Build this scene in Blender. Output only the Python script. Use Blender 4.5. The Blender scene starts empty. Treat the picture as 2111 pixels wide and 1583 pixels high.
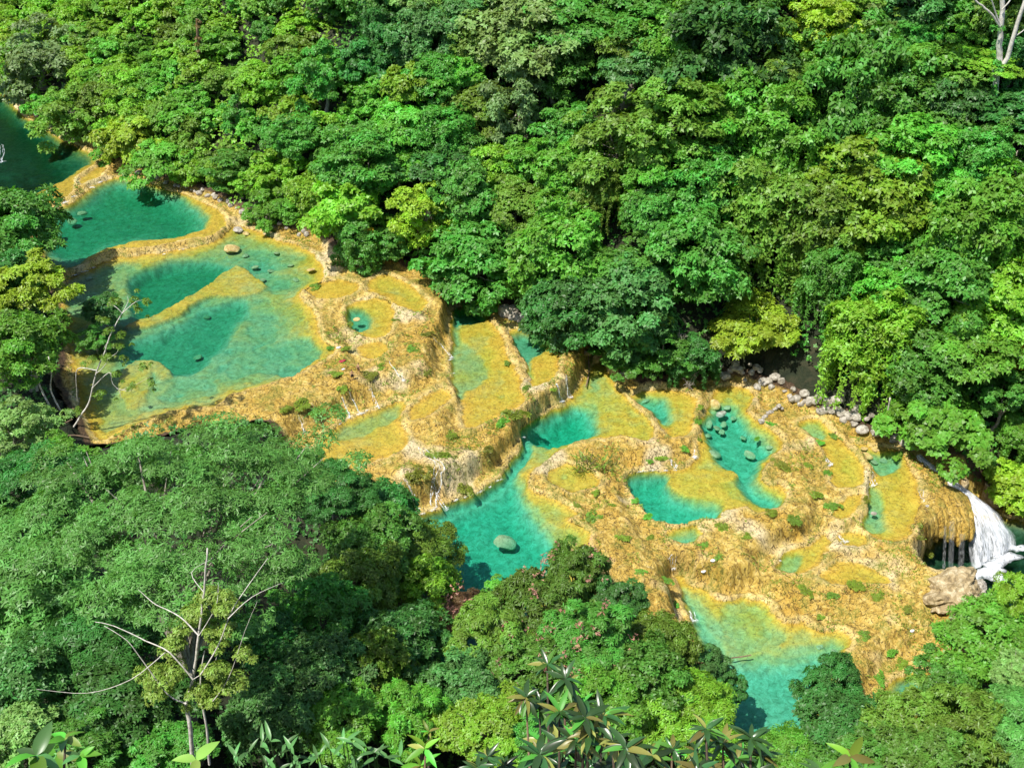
import bpy, math, random
import numpy as np
from mathutils import Vector, Matrix, Quaternion
R_ = math.radians
C = bpy.context.scene.collection
# ---------------------------------------------------------------- camera, sky, sun, exposure
PW, PH = 2111.0, 1583.0                      # photograph's size: outlines below are noted in its pixels, then laid on the ground
CAMZ, PITCH, HFOV = 100.0, 35.0, 50.0
FPX = PW / 2 / math.tan(R_(HFOV / 2))
SP, CP = math.sin(R_(PITCH)), math.cos(R_(PITCH))
cam_d = bpy.data.cameras.new('camera'); cam = bpy.data.objects.new('camera', cam_d); C.objects.link(cam)
cam.location = (0, 0, CAMZ); cam.rotation_euler = (R_(90 - PITCH), 0, 0)
cam_d.sensor_fit = 'HORIZONTAL'; cam_d.angle = R_(HFOV); cam_d.clip_start = 0.5; cam_d.clip_end = 3000
sc = bpy.context.scene; sc.camera = cam
TO_SUN = Vector((-0.42, -0.30, 1.0)).normalized()
world = bpy.data.worlds.new('World'); sc.world = world; world.use_nodes = True
wn = world.node_tree.nodes; wl = world.node_tree.links
sky = wn.new('ShaderNodeTexSky'); sky.sky_type = 'NISHITA'; sky.sun_disc = False
sky.sun_elevation = math.asin(TO_SUN.z); sky.sun_rotation = math.atan2(TO_SUN.x, TO_SUN.y)
bg = wn['Background']; bg.inputs['Strength'].default_value = 0.15
wl.new(sky.outputs[0], bg.inputs['Color'])
sun_d = bpy.data.lights.new('sun', 'SUN'); sun = bpy.data.objects.new('sun', sun_d); C.objects.link(sun)
sun_d.energy = 5.0; sun_d.angle = R_(0.53); sun_d.color = (1.0, 0.955, 0.87)
sun.rotation_euler = (-TO_SUN).to_track_quat('-Z', 'Y').to_euler(); sun.location = (-60, 0, 160)
sc.view_settings.view_transform = 'Standard'; sc.view_settings.look = 'None'
sc.view_settings.gamma = 1.0; sc.view_settings.use_curve_mapping = False
sc.view_settings.exposure = 0.24
sc.render.engine = 'CYCLES'
sc.cycles.use_denoising = True
sc.cycles.max_bounces = 7; sc.cycles.diffuse_bounces = 3; sc.cycles.glossy_bounces = 2
sc.cycles.transmission_bounces = 3; sc.cycles.transparent_max_bounces = 14; sc.cycles.volume_bounces = 0
sc.cycles.sample_clamp_indirect = 4.0
rng = np.random.RandomState(11); rnd = random.Random(5)

# ---------------------------------------------------------------- small helpers
def ray(u, v):
    a = (np.asarray(u, float) - PW / 2) / FPX; b = (np.asarray(v, float) - PH / 2) / FPX
    return a, CP - b * SP, -SP - b * CP
def on_level(u, v, z):
    dx, dy, dz = ray(u, v); t = (np.asarray(z, float) - CAMZ) / dz
    return np.stack([dx * t, dy * t, np.broadcast_to(z, np.shape(t)).astype(float)], -1)
def pix(p):
    x, y, z = p[..., 0], p[..., 1], p[..., 2] - CAMZ
    f = y * CP - z * SP; up = y * SP + z * CP
    return PW / 2 + x / f * FPX, PH / 2 - up / f * FPX, f
TAB = np.random.RandomState(3).rand(256, 256)
def vn(x, y, s=0):
    x = np.asarray(x, float) + s * 19.37; y = np.asarray(y, float) + s * 7.91
    xi = np.floor(x).astype(int); yi = np.floor(y).astype(int); fx = x - xi; fy = y - yi
    fx = fx * fx * (3 - 2 * fx); fy = fy * fy * (3 - 2 * fy)
    a = TAB[xi & 255, yi & 255]; b = TAB[(xi + 1) & 255, yi & 255]; c = TAB[xi & 255, (yi + 1) & 255]; d = TAB[(xi + 1) & 255, (yi + 1) & 255]
    return 2 * ((a + (b - a) * fx) * (1 - fy) + (c + (d - c) * fx) * fy) - 1
def fbm(x, y, o=4, s=0):
    t = 0; a = 1; n = 0
    for i in range(o):
        t = t + a * vn(x * 2 ** i, y * 2 ** i, s + i * 3); n += a; a *= .5
    return t / n
def smooth(e0, e1, x):
    t = np.clip((x - e0) / (e1 - e0), 0, 1); return t * t * (3 - 2 * t)
def catmull(p, k=4, closed=True):
    p = np.asarray(p, float); n = len(p); out = []
    for i in range(n if closed else n - 1):
        if closed: a, b, c, d = p[(i - 1) % n], p[i], p[(i + 1) % n], p[(i + 2) % n]
        else: a, b, c, d = p[max(i - 1, 0)], p[i], p[i + 1], p[min(i + 2, n - 1)]
        for j in range(k):
            t = j / k
            out.append(.5 * (2 * b + (c - a) * t + (2 * a - 5 * b + 4 * c - d) * t * t + (3 * b - a - 3 * c + d) * t ** 3))
    if not closed: out.append(p[-1])
    return np.array(out)
def seg_dist(X, Y, a, b):
    dx, dy = b - a; L = dx * dx + dy * dy + 1e-12
    t = np.clip(((X - a[0]) * dx + (Y - a[1]) * dy) / L, 0, 1)
    return (X - a[0] - t * dx) ** 2 + (Y - a[1] - t * dy) ** 2
def sdf(poly, X, Y):                          # signed distance to a closed outline, positive inside
    d = np.full(X.shape, 1e9); ins = np.zeros(X.shape, bool)
    for i in range(len(poly)):
        a, b = poly[i], poly[(i + 1) % len(poly)]
        np.minimum(d, seg_dist(X, Y, a, b), out=d)
        if a[1] != b[1]:
            c = ((a[1] > Y) != (b[1] > Y)) & (X < (b[0] - a[0]) * (Y - a[1]) / (b[1] - a[1]) + a[0]); ins ^= c
    d = np.sqrt(d); return np.where(ins, d, -d)
def line_dist(pl, X, Y):
    d = np.full(X.shape, 1e9)
    for i in range(len(pl) - 1): np.minimum(d, seg_dist(X, Y, pl[i], pl[i + 1]), out=d)
    return np.sqrt(d)
def mesh_np(name, V, Fq, attrs=None, smooth_shade=False, tri=None):
    me = bpy.data.meshes.new(name); V = np.ascontiguousarray(V, np.float32).reshape(-1, 3); Fq = np.ascontiguousarray(Fq, np.int32)
    k = Fq.shape[1]; nf = len(Fq)
    nt = 0 if tri is None else len(tri)
    me.vertices.add(len(V)); me.vertices.foreach_set('co', V.ravel())
    me.loops.add(nf * k + nt * 3)
    lv = Fq.ravel() if not nt else np.concatenate([Fq.ravel(), np.asarray(tri, np.int32).ravel()])
    me.loops.foreach_set('vertex_index', lv.astype(np.int32))
    me.polygons.add(nf + nt)
    ls = np.arange(nf) * k
    if nt: ls = np.concatenate([ls, nf * k + np.arange(nt) * 3])
    me.polygons.foreach_set('loop_start', ls.astype(np.int32))
    if smooth_shade: me.polygons.foreach_set('use_smooth', np.ones(nf + nt, bool))
    for n_, a in (attrs or {}).items():
        a = np.asarray(a); vec = a.ndim == 2; at = me.attributes.new(n_, 'FLOAT_VECTOR' if vec else 'FLOAT', 'POINT'); at.data.foreach_set('vector' if vec else 'value', np.ascontiguousarray(a, np.float32).ravel())
    me.update(calc_edges=True); me.validate(); return me
def obj(name, me, mat=None, parent=None, **props):
    o = bpy.data.objects.new(name, me); C.objects.link(o)
    if mat is not None:
        if not me.materials: me.materials.append(mat)
        if me.materials[0] is not mat:
            o.material_slots[0].link = 'OBJECT'; o.material_slots[0].material = mat
    if parent is not None: o.parent = parent
    for k, v in props.items(): o[k] = v
    return o
def empty(name, loc, rz=0., scale=(1, 1, 1), **props):
    o = bpy.data.objects.new(name, None); C.objects.link(o); o.location = loc; o.rotation_euler = (0, 0, rz); o.scale = scale
    o.empty_display_size = .3
    for k, v in props.items(): o[k] = v
    return o
class Geo:                                    # collects tubes and quads, then becomes one mesh
    def __init__(s): s.V = []; s.F = []; s.n = 0; s.A = []
    def add(s, V, F, a=0.):
        s.V.append(np.asarray(V, float)); s.F.append(np.asarray(F) + s.n); s.n += len(V); s.A.append(np.full(len(V), a) if np.isscalar(a) else a)
    def tube(s, P, Rr, seg=6, a=0.):
        P = np.asarray(P, float); n = len(P); Rr = np.broadcast_to(Rr, n)
        T = np.gradient(P, axis=0); T /= np.linalg.norm(T, axis=1)[:, None] + 1e-9
        ref = np.array([0, 0, 1.]) if abs(T[0][2]) < .9 else np.array([1., 0, 0])
        U = np.cross(T, ref); U /= np.linalg.norm(U, axis=1)[:, None] + 1e-9; Wv = np.cross(T, U)
        an = np.linspace(0, 2 * math.pi, seg, endpoint=False)
        V = P[:, None] + (U[:, None] * np.cos(an)[None, :, None] + Wv[:, None] * np.sin(an)[None, :, None]) * Rr[:, None, None]
        i, j = np.meshgrid(np.arange(n - 1), np.arange(seg), indexing='ij'); j2 = (j + 1) % seg
        Fq = np.stack([i * seg + j, i * seg + j2, (i + 1) * seg + j2, (i + 1) * seg + j], -1).reshape(-1, 4)
        s.add(V.reshape(-1, 3), Fq, a)
        m = (n - 1) * seg                     # close the tip
        if seg == 6: s.F.append(np.array([[m, m + 1, m + 2, m + 3], [m, m + 3, m + 4, m + 5]]) + s.n - n * seg)
    def mesh(s, name, smooth_shade=True, attr=None):
        return mesh_np(name, np.concatenate(s.V), np.concatenate(s.F), {attr: np.concatenate(s.A)} if attr else None, smooth_shade)

# ---------------------------------------------------------------- materials
def new_mat(name):
    m = bpy.data.materials.new(name); m.use_nodes = True; nt = m.node_tree; nt.nodes.clear()
    out = nt.nodes.new('ShaderNodeOutputMaterial'); return m, nt.nodes, nt.links, out
def N(nodes, t, **kw):
    n = nodes.new(t)
    for k, v in kw.items():
        if k in ('operation', 'blend_type', 'data_type', 'attribute_name', 'distance', 'feature', 'wave_type', 'mode', 'noise_dimensions', 'voronoi_dimensions', 'attribute_type', 'clamp'): setattr(n, k, v)
        else: n.inputs[k].default_value = v
    return n
def mixc(nodes, links, fac, a, b, blend='MIX'):
    n = nodes.new('ShaderNodeMix'); n.data_type = 'RGBA'; n.blend_type = blend
    for idx, val in ((0, fac), (6, a), (7, b)):
        if isinstance(val, (tuple, list)): n.inputs[idx].default_value = (*val[:3], 1)
        elif isinstance(val, (int, float)): n.inputs[idx].default_value = val
        else: links.new(val, n.inputs[idx])
    return n.outputs[2]
def ramp(nodes, links, src, stops):
    n = nodes.new('ShaderNodeValToRGB'); e = n.color_ramp.elements
    while len(e) < len(stops): e.new(.5)
    for el, (p, c) in zip(e, stops):
        el.position = p; el.color = (c, c, c, 1) if isinstance(c, (int, float)) else (*c, 1)
    links.new(src, n.inputs[0]); return n.outputs[0]
def mapr(nodes, links, src, a, b, c=0., d=1.):
    n = nodes.new('ShaderNodeMapRange'); n.clamp = True
    for i, v in zip((1, 2, 3, 4), (a, b, c, d)): n.inputs[i].default_value = v
    links.new(src, n.inputs[0]); return n.outputs[0]
def math_(nodes, links, op, a, b=None):
    n = nodes.new('ShaderNodeMath'); n.operation = op
    for i, v in ((0, a), (1, b)):
        if v is None: continue
        if isinstance(v, (int, float)): n.inputs[i].default_value = v
        else: links.new(v, n.inputs[i])
    return n.outputs[0]
def noise(nodes, links, vec, scale, detail=4, rough=.55, dist=0.):
    n = nodes.new('ShaderNodeTexNoise'); n.inputs['Scale'].default_value = scale; n.inputs['Detail'].default_value = detail
    n.inputs['Roughness'].default_value = rough; n.inputs['Distortion'].default_value = dist
    if vec is not None: links.new(vec, n.inputs['Vector'])
    return n.outputs['Fac']

def travertine_mat():
    m, n, l, out = new_mat('travertine')
    p0 = n.new('ShaderNodeNewGeometry').outputs['Position']
    mp = n.new('ShaderNodeMapping'); mp.inputs['Scale'].default_value = (1, 1, .32); l.new(p0, mp.inputs['Vector']); p = mp.outputs[0]
    sub = N(n, 'ShaderNodeAttribute', attribute_name='submerged').outputs['Fac']
    soil = N(n, 'ShaderNodeAttribute', attribute_name='soil').outputs['Fac']
    n1 = noise(n, l, p, .16, 3, .6, .4); n2 = noise(n, l, p, 1.2, 4, .65, .9); n3 = noise(n, l, p, 4.2, 3, .7, .6)
    dry = ramp(n, l, n2, [(.30, (.18, .11, .02)), (.40, (.40, .26, .045)), (.52, (.55, .385, .085)), (.64, (.64, .475, .15)), (.76, (.76, .65, .34))])
    dry = mixc(n, l, mapr(n, l, n1, .44, .62, 0, .5), dry, (.60, .36, .05))
    rim = N(n, 'ShaderNodeAttribute', attribute_name='rim').outputs['Fac']
    dry = mixc(n, l, math_(n, l, 'MULTIPLY', rim, mapr(n, l, n3, .35, .6, .2, .75)), dry, (.78, .62, .28))
    dry = mixc(n, l, mapr(n, l, noise(n, l, p, .11, 2), .56, .66, 0, .6), dry, (.76, .66, .44))
    # hairline edges of tiny rimstone dams
    vo = n.new('ShaderNodeTexVoronoi'); vo.feature = 'DISTANCE_TO_EDGE'; vo.inputs['Scale'].default_value = .85
    wv = n.new('ShaderNodeVectorMath'); wv.operation = 'MULTIPLY_ADD'; wv.inputs[1].default_value = (2.2, 2.2, 2.2)
    nc = n.new('ShaderNodeTexNoise'); nc.inputs['Scale'].default_value = .9; nc.inputs['Detail'].default_value = 3; l.new(p, nc.inputs['Vector'])
    l.new(nc.outputs['Color'], wv.inputs[0]); l.new(p, wv.inputs[2]); l.new(wv.outputs[0], vo.inputs['Vector'])
    crack = mapr(n, l, vo.outputs['Distance'], .0, .07, 1, 0)
    crack = math_(n, l, 'MULTIPLY', crack, mapr(n, l, n3, .40, .56))
    dry = mixc(n, l, math_(n, l, 'MULTIPLY', crack, 1.), dry, (.05, .032, .01))
    dry = mixc(n, l, mapr(n, l, n3, .56, .64, 0, .85), dry, (.12, .075, .018))
    moss = math_(n, l, 'MULTIPLY', mapr(n, l, noise(n, l, p, .4, 4, .7), .50, .62), mapr(n, l, n3, .36, .55))
    dry = mixc(n, l, math_(n, l, 'MULTIPLY', moss, .85), dry, (.20, .21, .03))
    # bed: ochre film in the shallows, pale marl in the basins
    marl = ramp(n, l, n2, [(.3, (.20, .25, .15)), (.5, (.36, .42, .28)), (.7, (.50, .55, .40))])
    marl = mixc(n, l, math_(n, l, 'MULTIPLY', crack, .55), marl, (.12, .15, .09))
    film = mixc(n, l, mapr(n, l, n2, .35, .65), (.46, .265, .022), (.66, .43, .06))
    film = mixc(n, l, math_(n, l, 'MULTIPLY', crack, .7), film, (.13, .085, .015))
    film = mixc(n, l, mapr(n, l, n3, .57, .66, 0, .6), film, (.20, .13, .03))
    sn = math_(n, l, 'ADD', sub, mapr(n, l, n1, .3, .7, -.25, .25))
    bed = mixc(n, l, mapr(n, l, sn, .35, 1.5), film, marl)
    col = mixc(n, l, mapr(n, l, sub, -.02, .1), dry, bed)
    earth = ramp(n, l, n2, [(.3, (.035, .022, .012)), (.55, (.10, .06, .03)), (.75, (.18, .13, .08))])
    col = mixc(n, l, mapr(n, l, soil, .35, .75), col, earth)
    b = n.new('ShaderNodeBsdfPrincipled'); l.new(col, b.inputs['Base Color']); b.inputs['Roughness'].default_value = .72
    b.inputs['Specular IOR Level'].default_value = .35
    hgt = math_(n, l, 'ADD', math_(n, l, 'MULTIPLY', n2, .9), math_(n, l, 'MULTIPLY', n3, .4))
    hgt = math_(n, l, 'SUBTRACT', hgt, math_(n, l, 'MULTIPLY', crack, .25))
    bp = n.new('ShaderNodeBump'); bp.inputs['Distance'].default_value = .6; l.new(hgt, bp.inputs['Height'])
    l.new(math_(n, l, 'MULTIPLY', mapr(n, l, sub, -.05, .3, 1., .35), mapr(n, l, n1, .35, .6, .45, 1.)), bp.inputs['Strength'])
    l.new(bp.outputs[0], b.inputs['Normal']); l.new(b.outputs[0], out.inputs['Surface']); return m
def water_mat(name, acol, dens, ripple=.25):
    m, n, l, out = new_mat(name)
    p = n.new('ShaderNodeNewGeometry').outputs['Position']
    h1 = noise(n, l, p, 1.3, 3, .6, .4); h2 = noise(n, l, p, .35, 2)
    bp = n.new('ShaderNodeBump'); bp.inputs['Strength'].default_value = ripple; bp.inputs['Distance'].default_value = .18
    l.new(math_(n, l, 'MULTIPLY', h1, mapr(n, l, h2, .3, .7, .3, 1.)), bp.inputs['Height'])
    fr = n.new('ShaderNodeFresnel'); fr.inputs['IOR'].default_value = 1.33; l.new(bp.outputs[0], fr.inputs['Normal'])
    gl = n.new('ShaderNodeBsdfGlossy'); gl.inputs['Roughness'].default_value = .06; l.new(bp.outputs[0], gl.inputs['Normal'])
    tr = n.new('ShaderNodeBsdfTransparent'); mx = n.new('ShaderNodeMixShader')
    l.new(fr.outputs[0], mx.inputs[0]); l.new(tr.outputs[0], mx.inputs[1]); l.new(gl.outputs[0], mx.inputs[2]); l.new(mx.outputs[0], out.inputs['Surface'])
    va = n.new('ShaderNodeVolumeAbsorption'); va.inputs['Color'].default_value = (*acol, 1); va.inputs['Density'].default_value = dens
    l.new(va.outputs[0], out.inputs['Volume']); return m
def leaf_mat(name, col, trans=None, var=.5, hue=.03, rough=.45, tmix=.28, spec=.4):
    m, n, l, out = new_mat(name)
    t = N(n, 'ShaderNodeAttribute', attribute_name='tint').outputs['Fac']
    oi = n.new('ShaderNodeObjectInfo').outputs['Random']
    hs = n.new('ShaderNodeHueSaturation'); hs.inputs['Color'].default_value = (*col, 1)
    hv = math_(n, l, 'ADD', mapr(n, l, t, 0, 1, .5 - hue, .5 + hue * .6), mapr(n, l, oi, 0, 1, -hue * .4, hue * .35)); l.new(hv, hs.inputs['Hue'])
    vv = math_(n, l, 'MULTIPLY', mapr(n, l, t, 0, 1, 1 - var, 1 + var), mapr(n, l, oi, 0, 1, .82, 1.2)); l.new(vv, hs.inputs['Value'])
    b = n.new('ShaderNodeBsdfPrincipled'); l.new(hs.outputs[0], b.inputs['Base Color']); b.inputs['Roughness'].default_value = rough
    b.inputs['Specular IOR Level'].default_value = spec
    tl = n.new('ShaderNodeBsdfTranslucent'); tc = mixc(n, l, 1., hs.outputs[0], (1.5, 1.35, .5), 'MULTIPLY'); l.new(tc, tl.inputs['Color'])
    mx = n.new('ShaderNodeMixShader'); mx.inputs[0].default_value = tmix
    l.new(b.outputs[0], mx.inputs[1]); l.new(tl.outputs[0], mx.inputs[2]); l.new(mx.outputs[0], out.inputs['Surface']); return m
def bark_mat(name, c1, c2, scale=1.2):
    m, n, l, out = new_mat(name)
    p = n.new('ShaderNodeTexCoord').outputs['Object']
    f = noise(n, l, p, scale, 5, .7, .6); col = ramp(n, l, f, [(.35, c1), (.62, c2)])
    b = n.new('ShaderNodeBsdfPrincipled'); l.new(col, b.inputs['Base Color']); b.inputs['Roughness'].default_value = .85
    bp = n.new('ShaderNodeBump'); bp.inputs['Strength'].default_value = .6; bp.inputs['Distance'].default_value = .05; l.new(f, bp.inputs['Height']); l.new(bp.outputs[0], b.inputs['Normal'])
    l.new(b.outputs[0], out.inputs['Surface']); return m
def rock_mat(name, stops, scale=1.6):
    m, n, l, out = new_mat(name)
    p = n.new('ShaderNodeNewGeometry').outputs['Position']
    f = noise(n, l, p, scale, 6, .68, .5); g = noise(n, l, p, scale * 4, 4, .7); col = ramp(n, l, f, stops)
    col = mixc(n, l, mapr(n, l, g, .58, .7, 0, .7), col, (.09, .075, .055))
    b = n.new('ShaderNodeBsdfPrincipled'); l.new(col, b.inputs['Base Color']); b.inputs['Roughness'].default_value = .85
    bp = n.new('ShaderNodeBump'); bp.inputs['Strength'].default_value = .9; bp.inputs['Distance'].default_value = .25
    l.new(math_(n, l, 'ADD', f, math_(n, l, 'MULTIPLY', g, .4)), bp.inputs['Height']); l.new(bp.outputs[0], b.inputs['Normal'])
    l.new(b.outputs[0], out.inputs['Surface']); return m
def foam_mat(name, lo, hi, stretch=(1, 1, 1), scale=3.):
    m, n, l, out = new_mat(name)
    uv = N(n, 'ShaderNodeAttribute', attribute_name='flow').outputs['Vector']
    mp = n.new('ShaderNodeMapping'); mp.inputs['Scale'].default_value = stretch; l.new(uv, mp.inputs['Vector'])
    f = noise(n, l, mp.outputs[0], scale, 5, .7, .3)
    edge = N(n, 'ShaderNodeAttribute', attribute_name='fade').outputs['Fac']
    a = math_(n, l, 'MULTIPLY', mapr(n, l, f, lo, hi), math_(n, l, 'MINIMUM', edge, 1.))
    b = n.new('ShaderNodeBsdfPrincipled'); b.inputs['Base Color'].default_value = (.86, .89, .92, 1); b.inputs['Roughness'].default_value = .6
    tr = n.new('ShaderNodeBsdfTransparent'); mx = n.new('ShaderNodeMixShader')
    l.new(a, mx.inputs[0]); l.new(tr.outputs[0], mx.inputs[1]); l.new(b.outputs[0], mx.inputs[2]); l.new(mx.outputs[0], out.inputs['Surface']); return m
M_TRAV = travertine_mat()
M_WATER = water_mat('pool_water', (.12, .875, .825), .52, .7)
M_WATER_UP = water_mat('pool_water_dark', (.16, .62, .54), .80, .7)
M_WATER_C = water_mat('pool_water_green', (.16, .78, .68), .50, .7)
M_RIVER = water_mat('river_water', (.45, .66, .60), .9, .8)
# ---------------------------------------------------------------- pools: outline, water level, depth, inner basins and shelves
POOLS = []
def pool(name, z, pts, dmax=.8, L=2., feats=(), ridges=()):
    w = on_level(*catmull(pts).T, z)[:, :2]
    POOLS.append(dict(name=name, z=z, w=w, dmax=dmax, L=L, lo=w.min(0), hi=w.max(0),
                      feats=[(on_level(*catmull(f, 3).T, z)[:, :2], d * (.72 if d > 2 else 1), s * (1.7 if d > 2 else 1.1)) for f, d, s in feats],
                      ridges=[(on_level(*catmull(f, 3, False).T, z)[:, :2], hw, d) for f, hw, d in ridges]))
pool('upstream pool', 5.6, [(-90, 130), (-10, 178), (20, 205), (50, 240), (110, 275), (160, 300), (195, 322), (196, 338), (160, 362), (152, 378), (150, 398), (100, 421), (60, 430), (20, 425), (-90, 400)], 2.6, 3.5,
     [([(60, 432), (20, 420), (60, 395), (130, 362), (190, 330), (205, 330), (165, 395), (110, 425)], .12, 2.6),
      ([(-60, 190), (10, 215), (60, 260), (110, 290), (90, 330), (20, 340), (-60, 300)], 3.2, 3)])
pool('ledge pool', 5.4, [(160, 373), (185, 356), (208, 342), (220, 350), (213, 361), (190, 373), (170, 383)], .2, 1)
pool('curved pool', 5.0, [(72, 445), (110, 431), (152, 414), (178, 394), (215, 371), (250, 365), (300, 375), (350, 390), (400, 408), (440, 425), (463, 445), (468, 462), (448, 478), (420, 489), (370, 497), (330, 507), (290, 512), (255, 511), (220, 521), (180, 541), (140, 556), (115, 552), (85, 528), (70, 480)], 2.6, 3.2,
     [([(130, 555), (190, 520), (250, 495), (300, 487), (370, 480), (415, 462), (418, 438), (395, 412), (450, 422), (474, 455), (455, 480), (380, 500), (300, 516), (250, 516), (180, 545)], .14, 3.0),
      ([(160, 420), (230, 380), (320, 390), (370, 410), (380, 440), (340, 465), (240, 475), (170, 500), (110, 510), (90, 460)], 3.6, 4)])
pool('great pool', 4.3, [(140, 572), (185, 553), (240, 531), (290, 527), (340, 520), (400, 509), (450, 493), (480, 468), (520, 472), (580, 497), (640, 517), (662, 545), (668, 575), (640, 592), (616, 608), (645, 640), (655, 665), (665, 700), (690, 722), (664, 743), (622, 768), (560, 790), (520, 803), (470, 818), (440, 840), (350, 850), (270, 880), (205, 905), (165, 840), (150, 760), (130, 680), (130, 605)], 1.15, 2.6,
     [([(272, 562), (300, 543), (380, 530), (440, 532), (474, 546), (435, 575), (385, 603), (335, 632), (300, 648), (272, 632), (265, 590)], 4.0, 1.6),
      ([(252, 728), (268, 692), (330, 674), (385, 652), (410, 632), (460, 616), (500, 613), (490, 650), (470, 690), (440, 715), (420, 745), (370, 757), (300, 747)], 3.4, 2.2),
      ([(552, 583), (530, 600), (495, 606), (440, 606), (400, 620), (375, 640), (340, 656), (290, 671), (255, 668), (290, 652), (340, 632), (390, 603), (440, 573), (470, 548), (492, 540), (522, 563)], .42, .55),
      ([(265, 745), (300, 733), (340, 740), (357, 764), (330, 776), (316, 762), (310, 800), (290, 832), (255, 832), (240, 780)], .6, .5),
      ([(150, 580), (255, 535), (268, 565), (262, 600), (268, 640), (200, 650), (140, 640)], .95, 1.0),
      ([(500, 712), (540, 706), (590, 690), (640, 690), (660, 720), (640, 745), (590, 760), (530, 760), (490, 745)], 1.3, 1.0),
      ([(570, 762), (588, 742), (612, 748), (622, 768), (596, 782)], 1.5, .6)])
pool('orange ledge pool', 4.2, [(628, 600), (660, 583), (700, 574), (742, 588), (728, 606), (690, 618), (650, 614)], .22, 1.)
pool('green ledge pool', 4.0, [(755, 588), (778, 568), (810, 570), (850, 590), (880, 625), (868, 645), (832, 636), (792, 612), (768, 603)], .5, 1.5)
pool('round pool', 3.7, [(710, 642), (728, 626), (770, 614), (806, 622), (812, 650), (804, 688), (770, 699), (736, 690), (716, 666)], .42, 1.5,
     [([(712, 642), (730, 630), (755, 636), (765, 660), (745, 680), (722, 668)], 1.5, 1.2)])
pool('saucer pool', 3.3, [(735, 716), (780, 704), (805, 718), (775, 738), (742, 734)], .22, 1.)
pool('shelf pool', 1.6, [(845, 842), (880, 815), (915, 798), (932, 822), (905, 842), (878, 862), (848, 866)], .2, 1.)
pool('hanging pool', 1.2, [(672, 893), (710, 868), (770, 848), (822, 826), (838, 838), (828, 862), (832, 884), (846, 905), (826, 930), (795, 942), (740, 962), (690, 966), (650, 950), (655, 915)], .32, 1.5,
     [([(690, 886), (770, 850), (822, 828), (822, 856), (770, 885), (710, 905)], .75, 1.5)])
pool('long pool', 0.6, [(932, 642), (960, 630), (988, 640), (1010, 652), (1030, 684), (1048, 722), (1064, 755), (1078, 795), (1078, 830), (1052, 846), (1000, 872), (962, 884), (950, 868), (954, 832), (934, 800), (928, 750), (928, 700)], .38, 1.4,
     [([(934, 648), (950, 640), (952, 700), (958, 780), (950, 830), (936, 800), (930, 740)], 1.0, 1.2), ([(936, 640), (985, 634), (1002, 656), (942, 664)], 1.6, .8),
      ([(934, 716), (960, 700), (1000, 735), (1010, 770), (985, 795), (938, 800)], .8, 1.6)])
pool('corner pool', 0.5, [(1046, 682), (1070, 676), (1110, 690), (1142, 705), (1158, 732), (1148, 772), (1118, 792), (1092, 798), (1086, 760), (1068, 722)], .32, 1.2,
     [([(1050, 690), (1080, 682), (1115, 700), (1122, 718), (1090, 738), (1098, 770), (1088, 775), (1066, 716)], 1.5, 1.3)])
pool('lagoon', -3.0, [(1222, 752), (1245, 745), (1264, 782), (1292, 822), (1330, 856), (1354, 886), (1332, 908), (1290, 898), (1240, 904), (1200, 908), (1160, 928), (1112, 958), (1085, 990), (1098, 1010), (1150, 1030), (1190, 1058), (1172, 1074), (1215, 1095), (1217, 1122), (1196, 1180), (1150, 1235), (1040, 1290), (970, 1360), (880, 1360), (850, 1240), (840, 1120), (850, 1072), (892, 1052), (962, 1022), (1022, 992), (1052, 952), (1078, 912), (1076, 884), (1112, 858), (1162, 832), (1196, 792), (1212, 766)], 1.0, 2.2,
     [([(1082, 886), (1120, 858), (1180, 832), (1212, 850), (1226, 886), (1192, 900), (1162, 914), (1112, 908)], 4.2, 2.2),
      ([(848, 1064), (960, 1027), (1022, 998), (1046, 975), (1074, 1000), (1082, 1040), (1110, 1080), (1142, 1112), (1132, 1165), (1050, 1290), (880, 1360), (842, 1120)], 3.6, 2.6),
      ([(1028, 990), (1048, 945), (1066, 905), (1066, 878), (1092, 888), (1098, 922), (1072, 962), (1050, 995)], 1.7, .9),
      ([(836, 1080), (850, 1060), (892, 1040), (962, 1010), (1022, 982), (1040, 1000), (960, 1040), (870, 1090)], 1.8, .9),
      ([(1236, 772), (1262, 802), (1330, 862), (1350, 890), (1290, 894), (1240, 884), (1228, 840), (1230, 800)], .4, 2.0),
      ([(1120, 965), (1180, 930), (1240, 915), (1250, 905), (1200, 900), (1150, 915), (1100, 945)], .5, 1.2)])
pool('island pool', -2.85, [(1122, 976), (1160, 956), (1200, 962), (1238, 985), (1230, 1008), (1180, 1014), (1140, 1000)], .55, 1.2)
pool('overhung pool', -3.3, [(1292, 818), (1320, 810), (1370, 803), (1430, 815), (1433, 850), (1424, 888), (1400, 903), (1378, 894), (1346, 852), (1312, 832)], .42, 1.5,
     [([(1310, 820), (1370, 812), (1385, 850), (1372, 875), (1340, 842)], 2.2, 1.5)])
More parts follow.
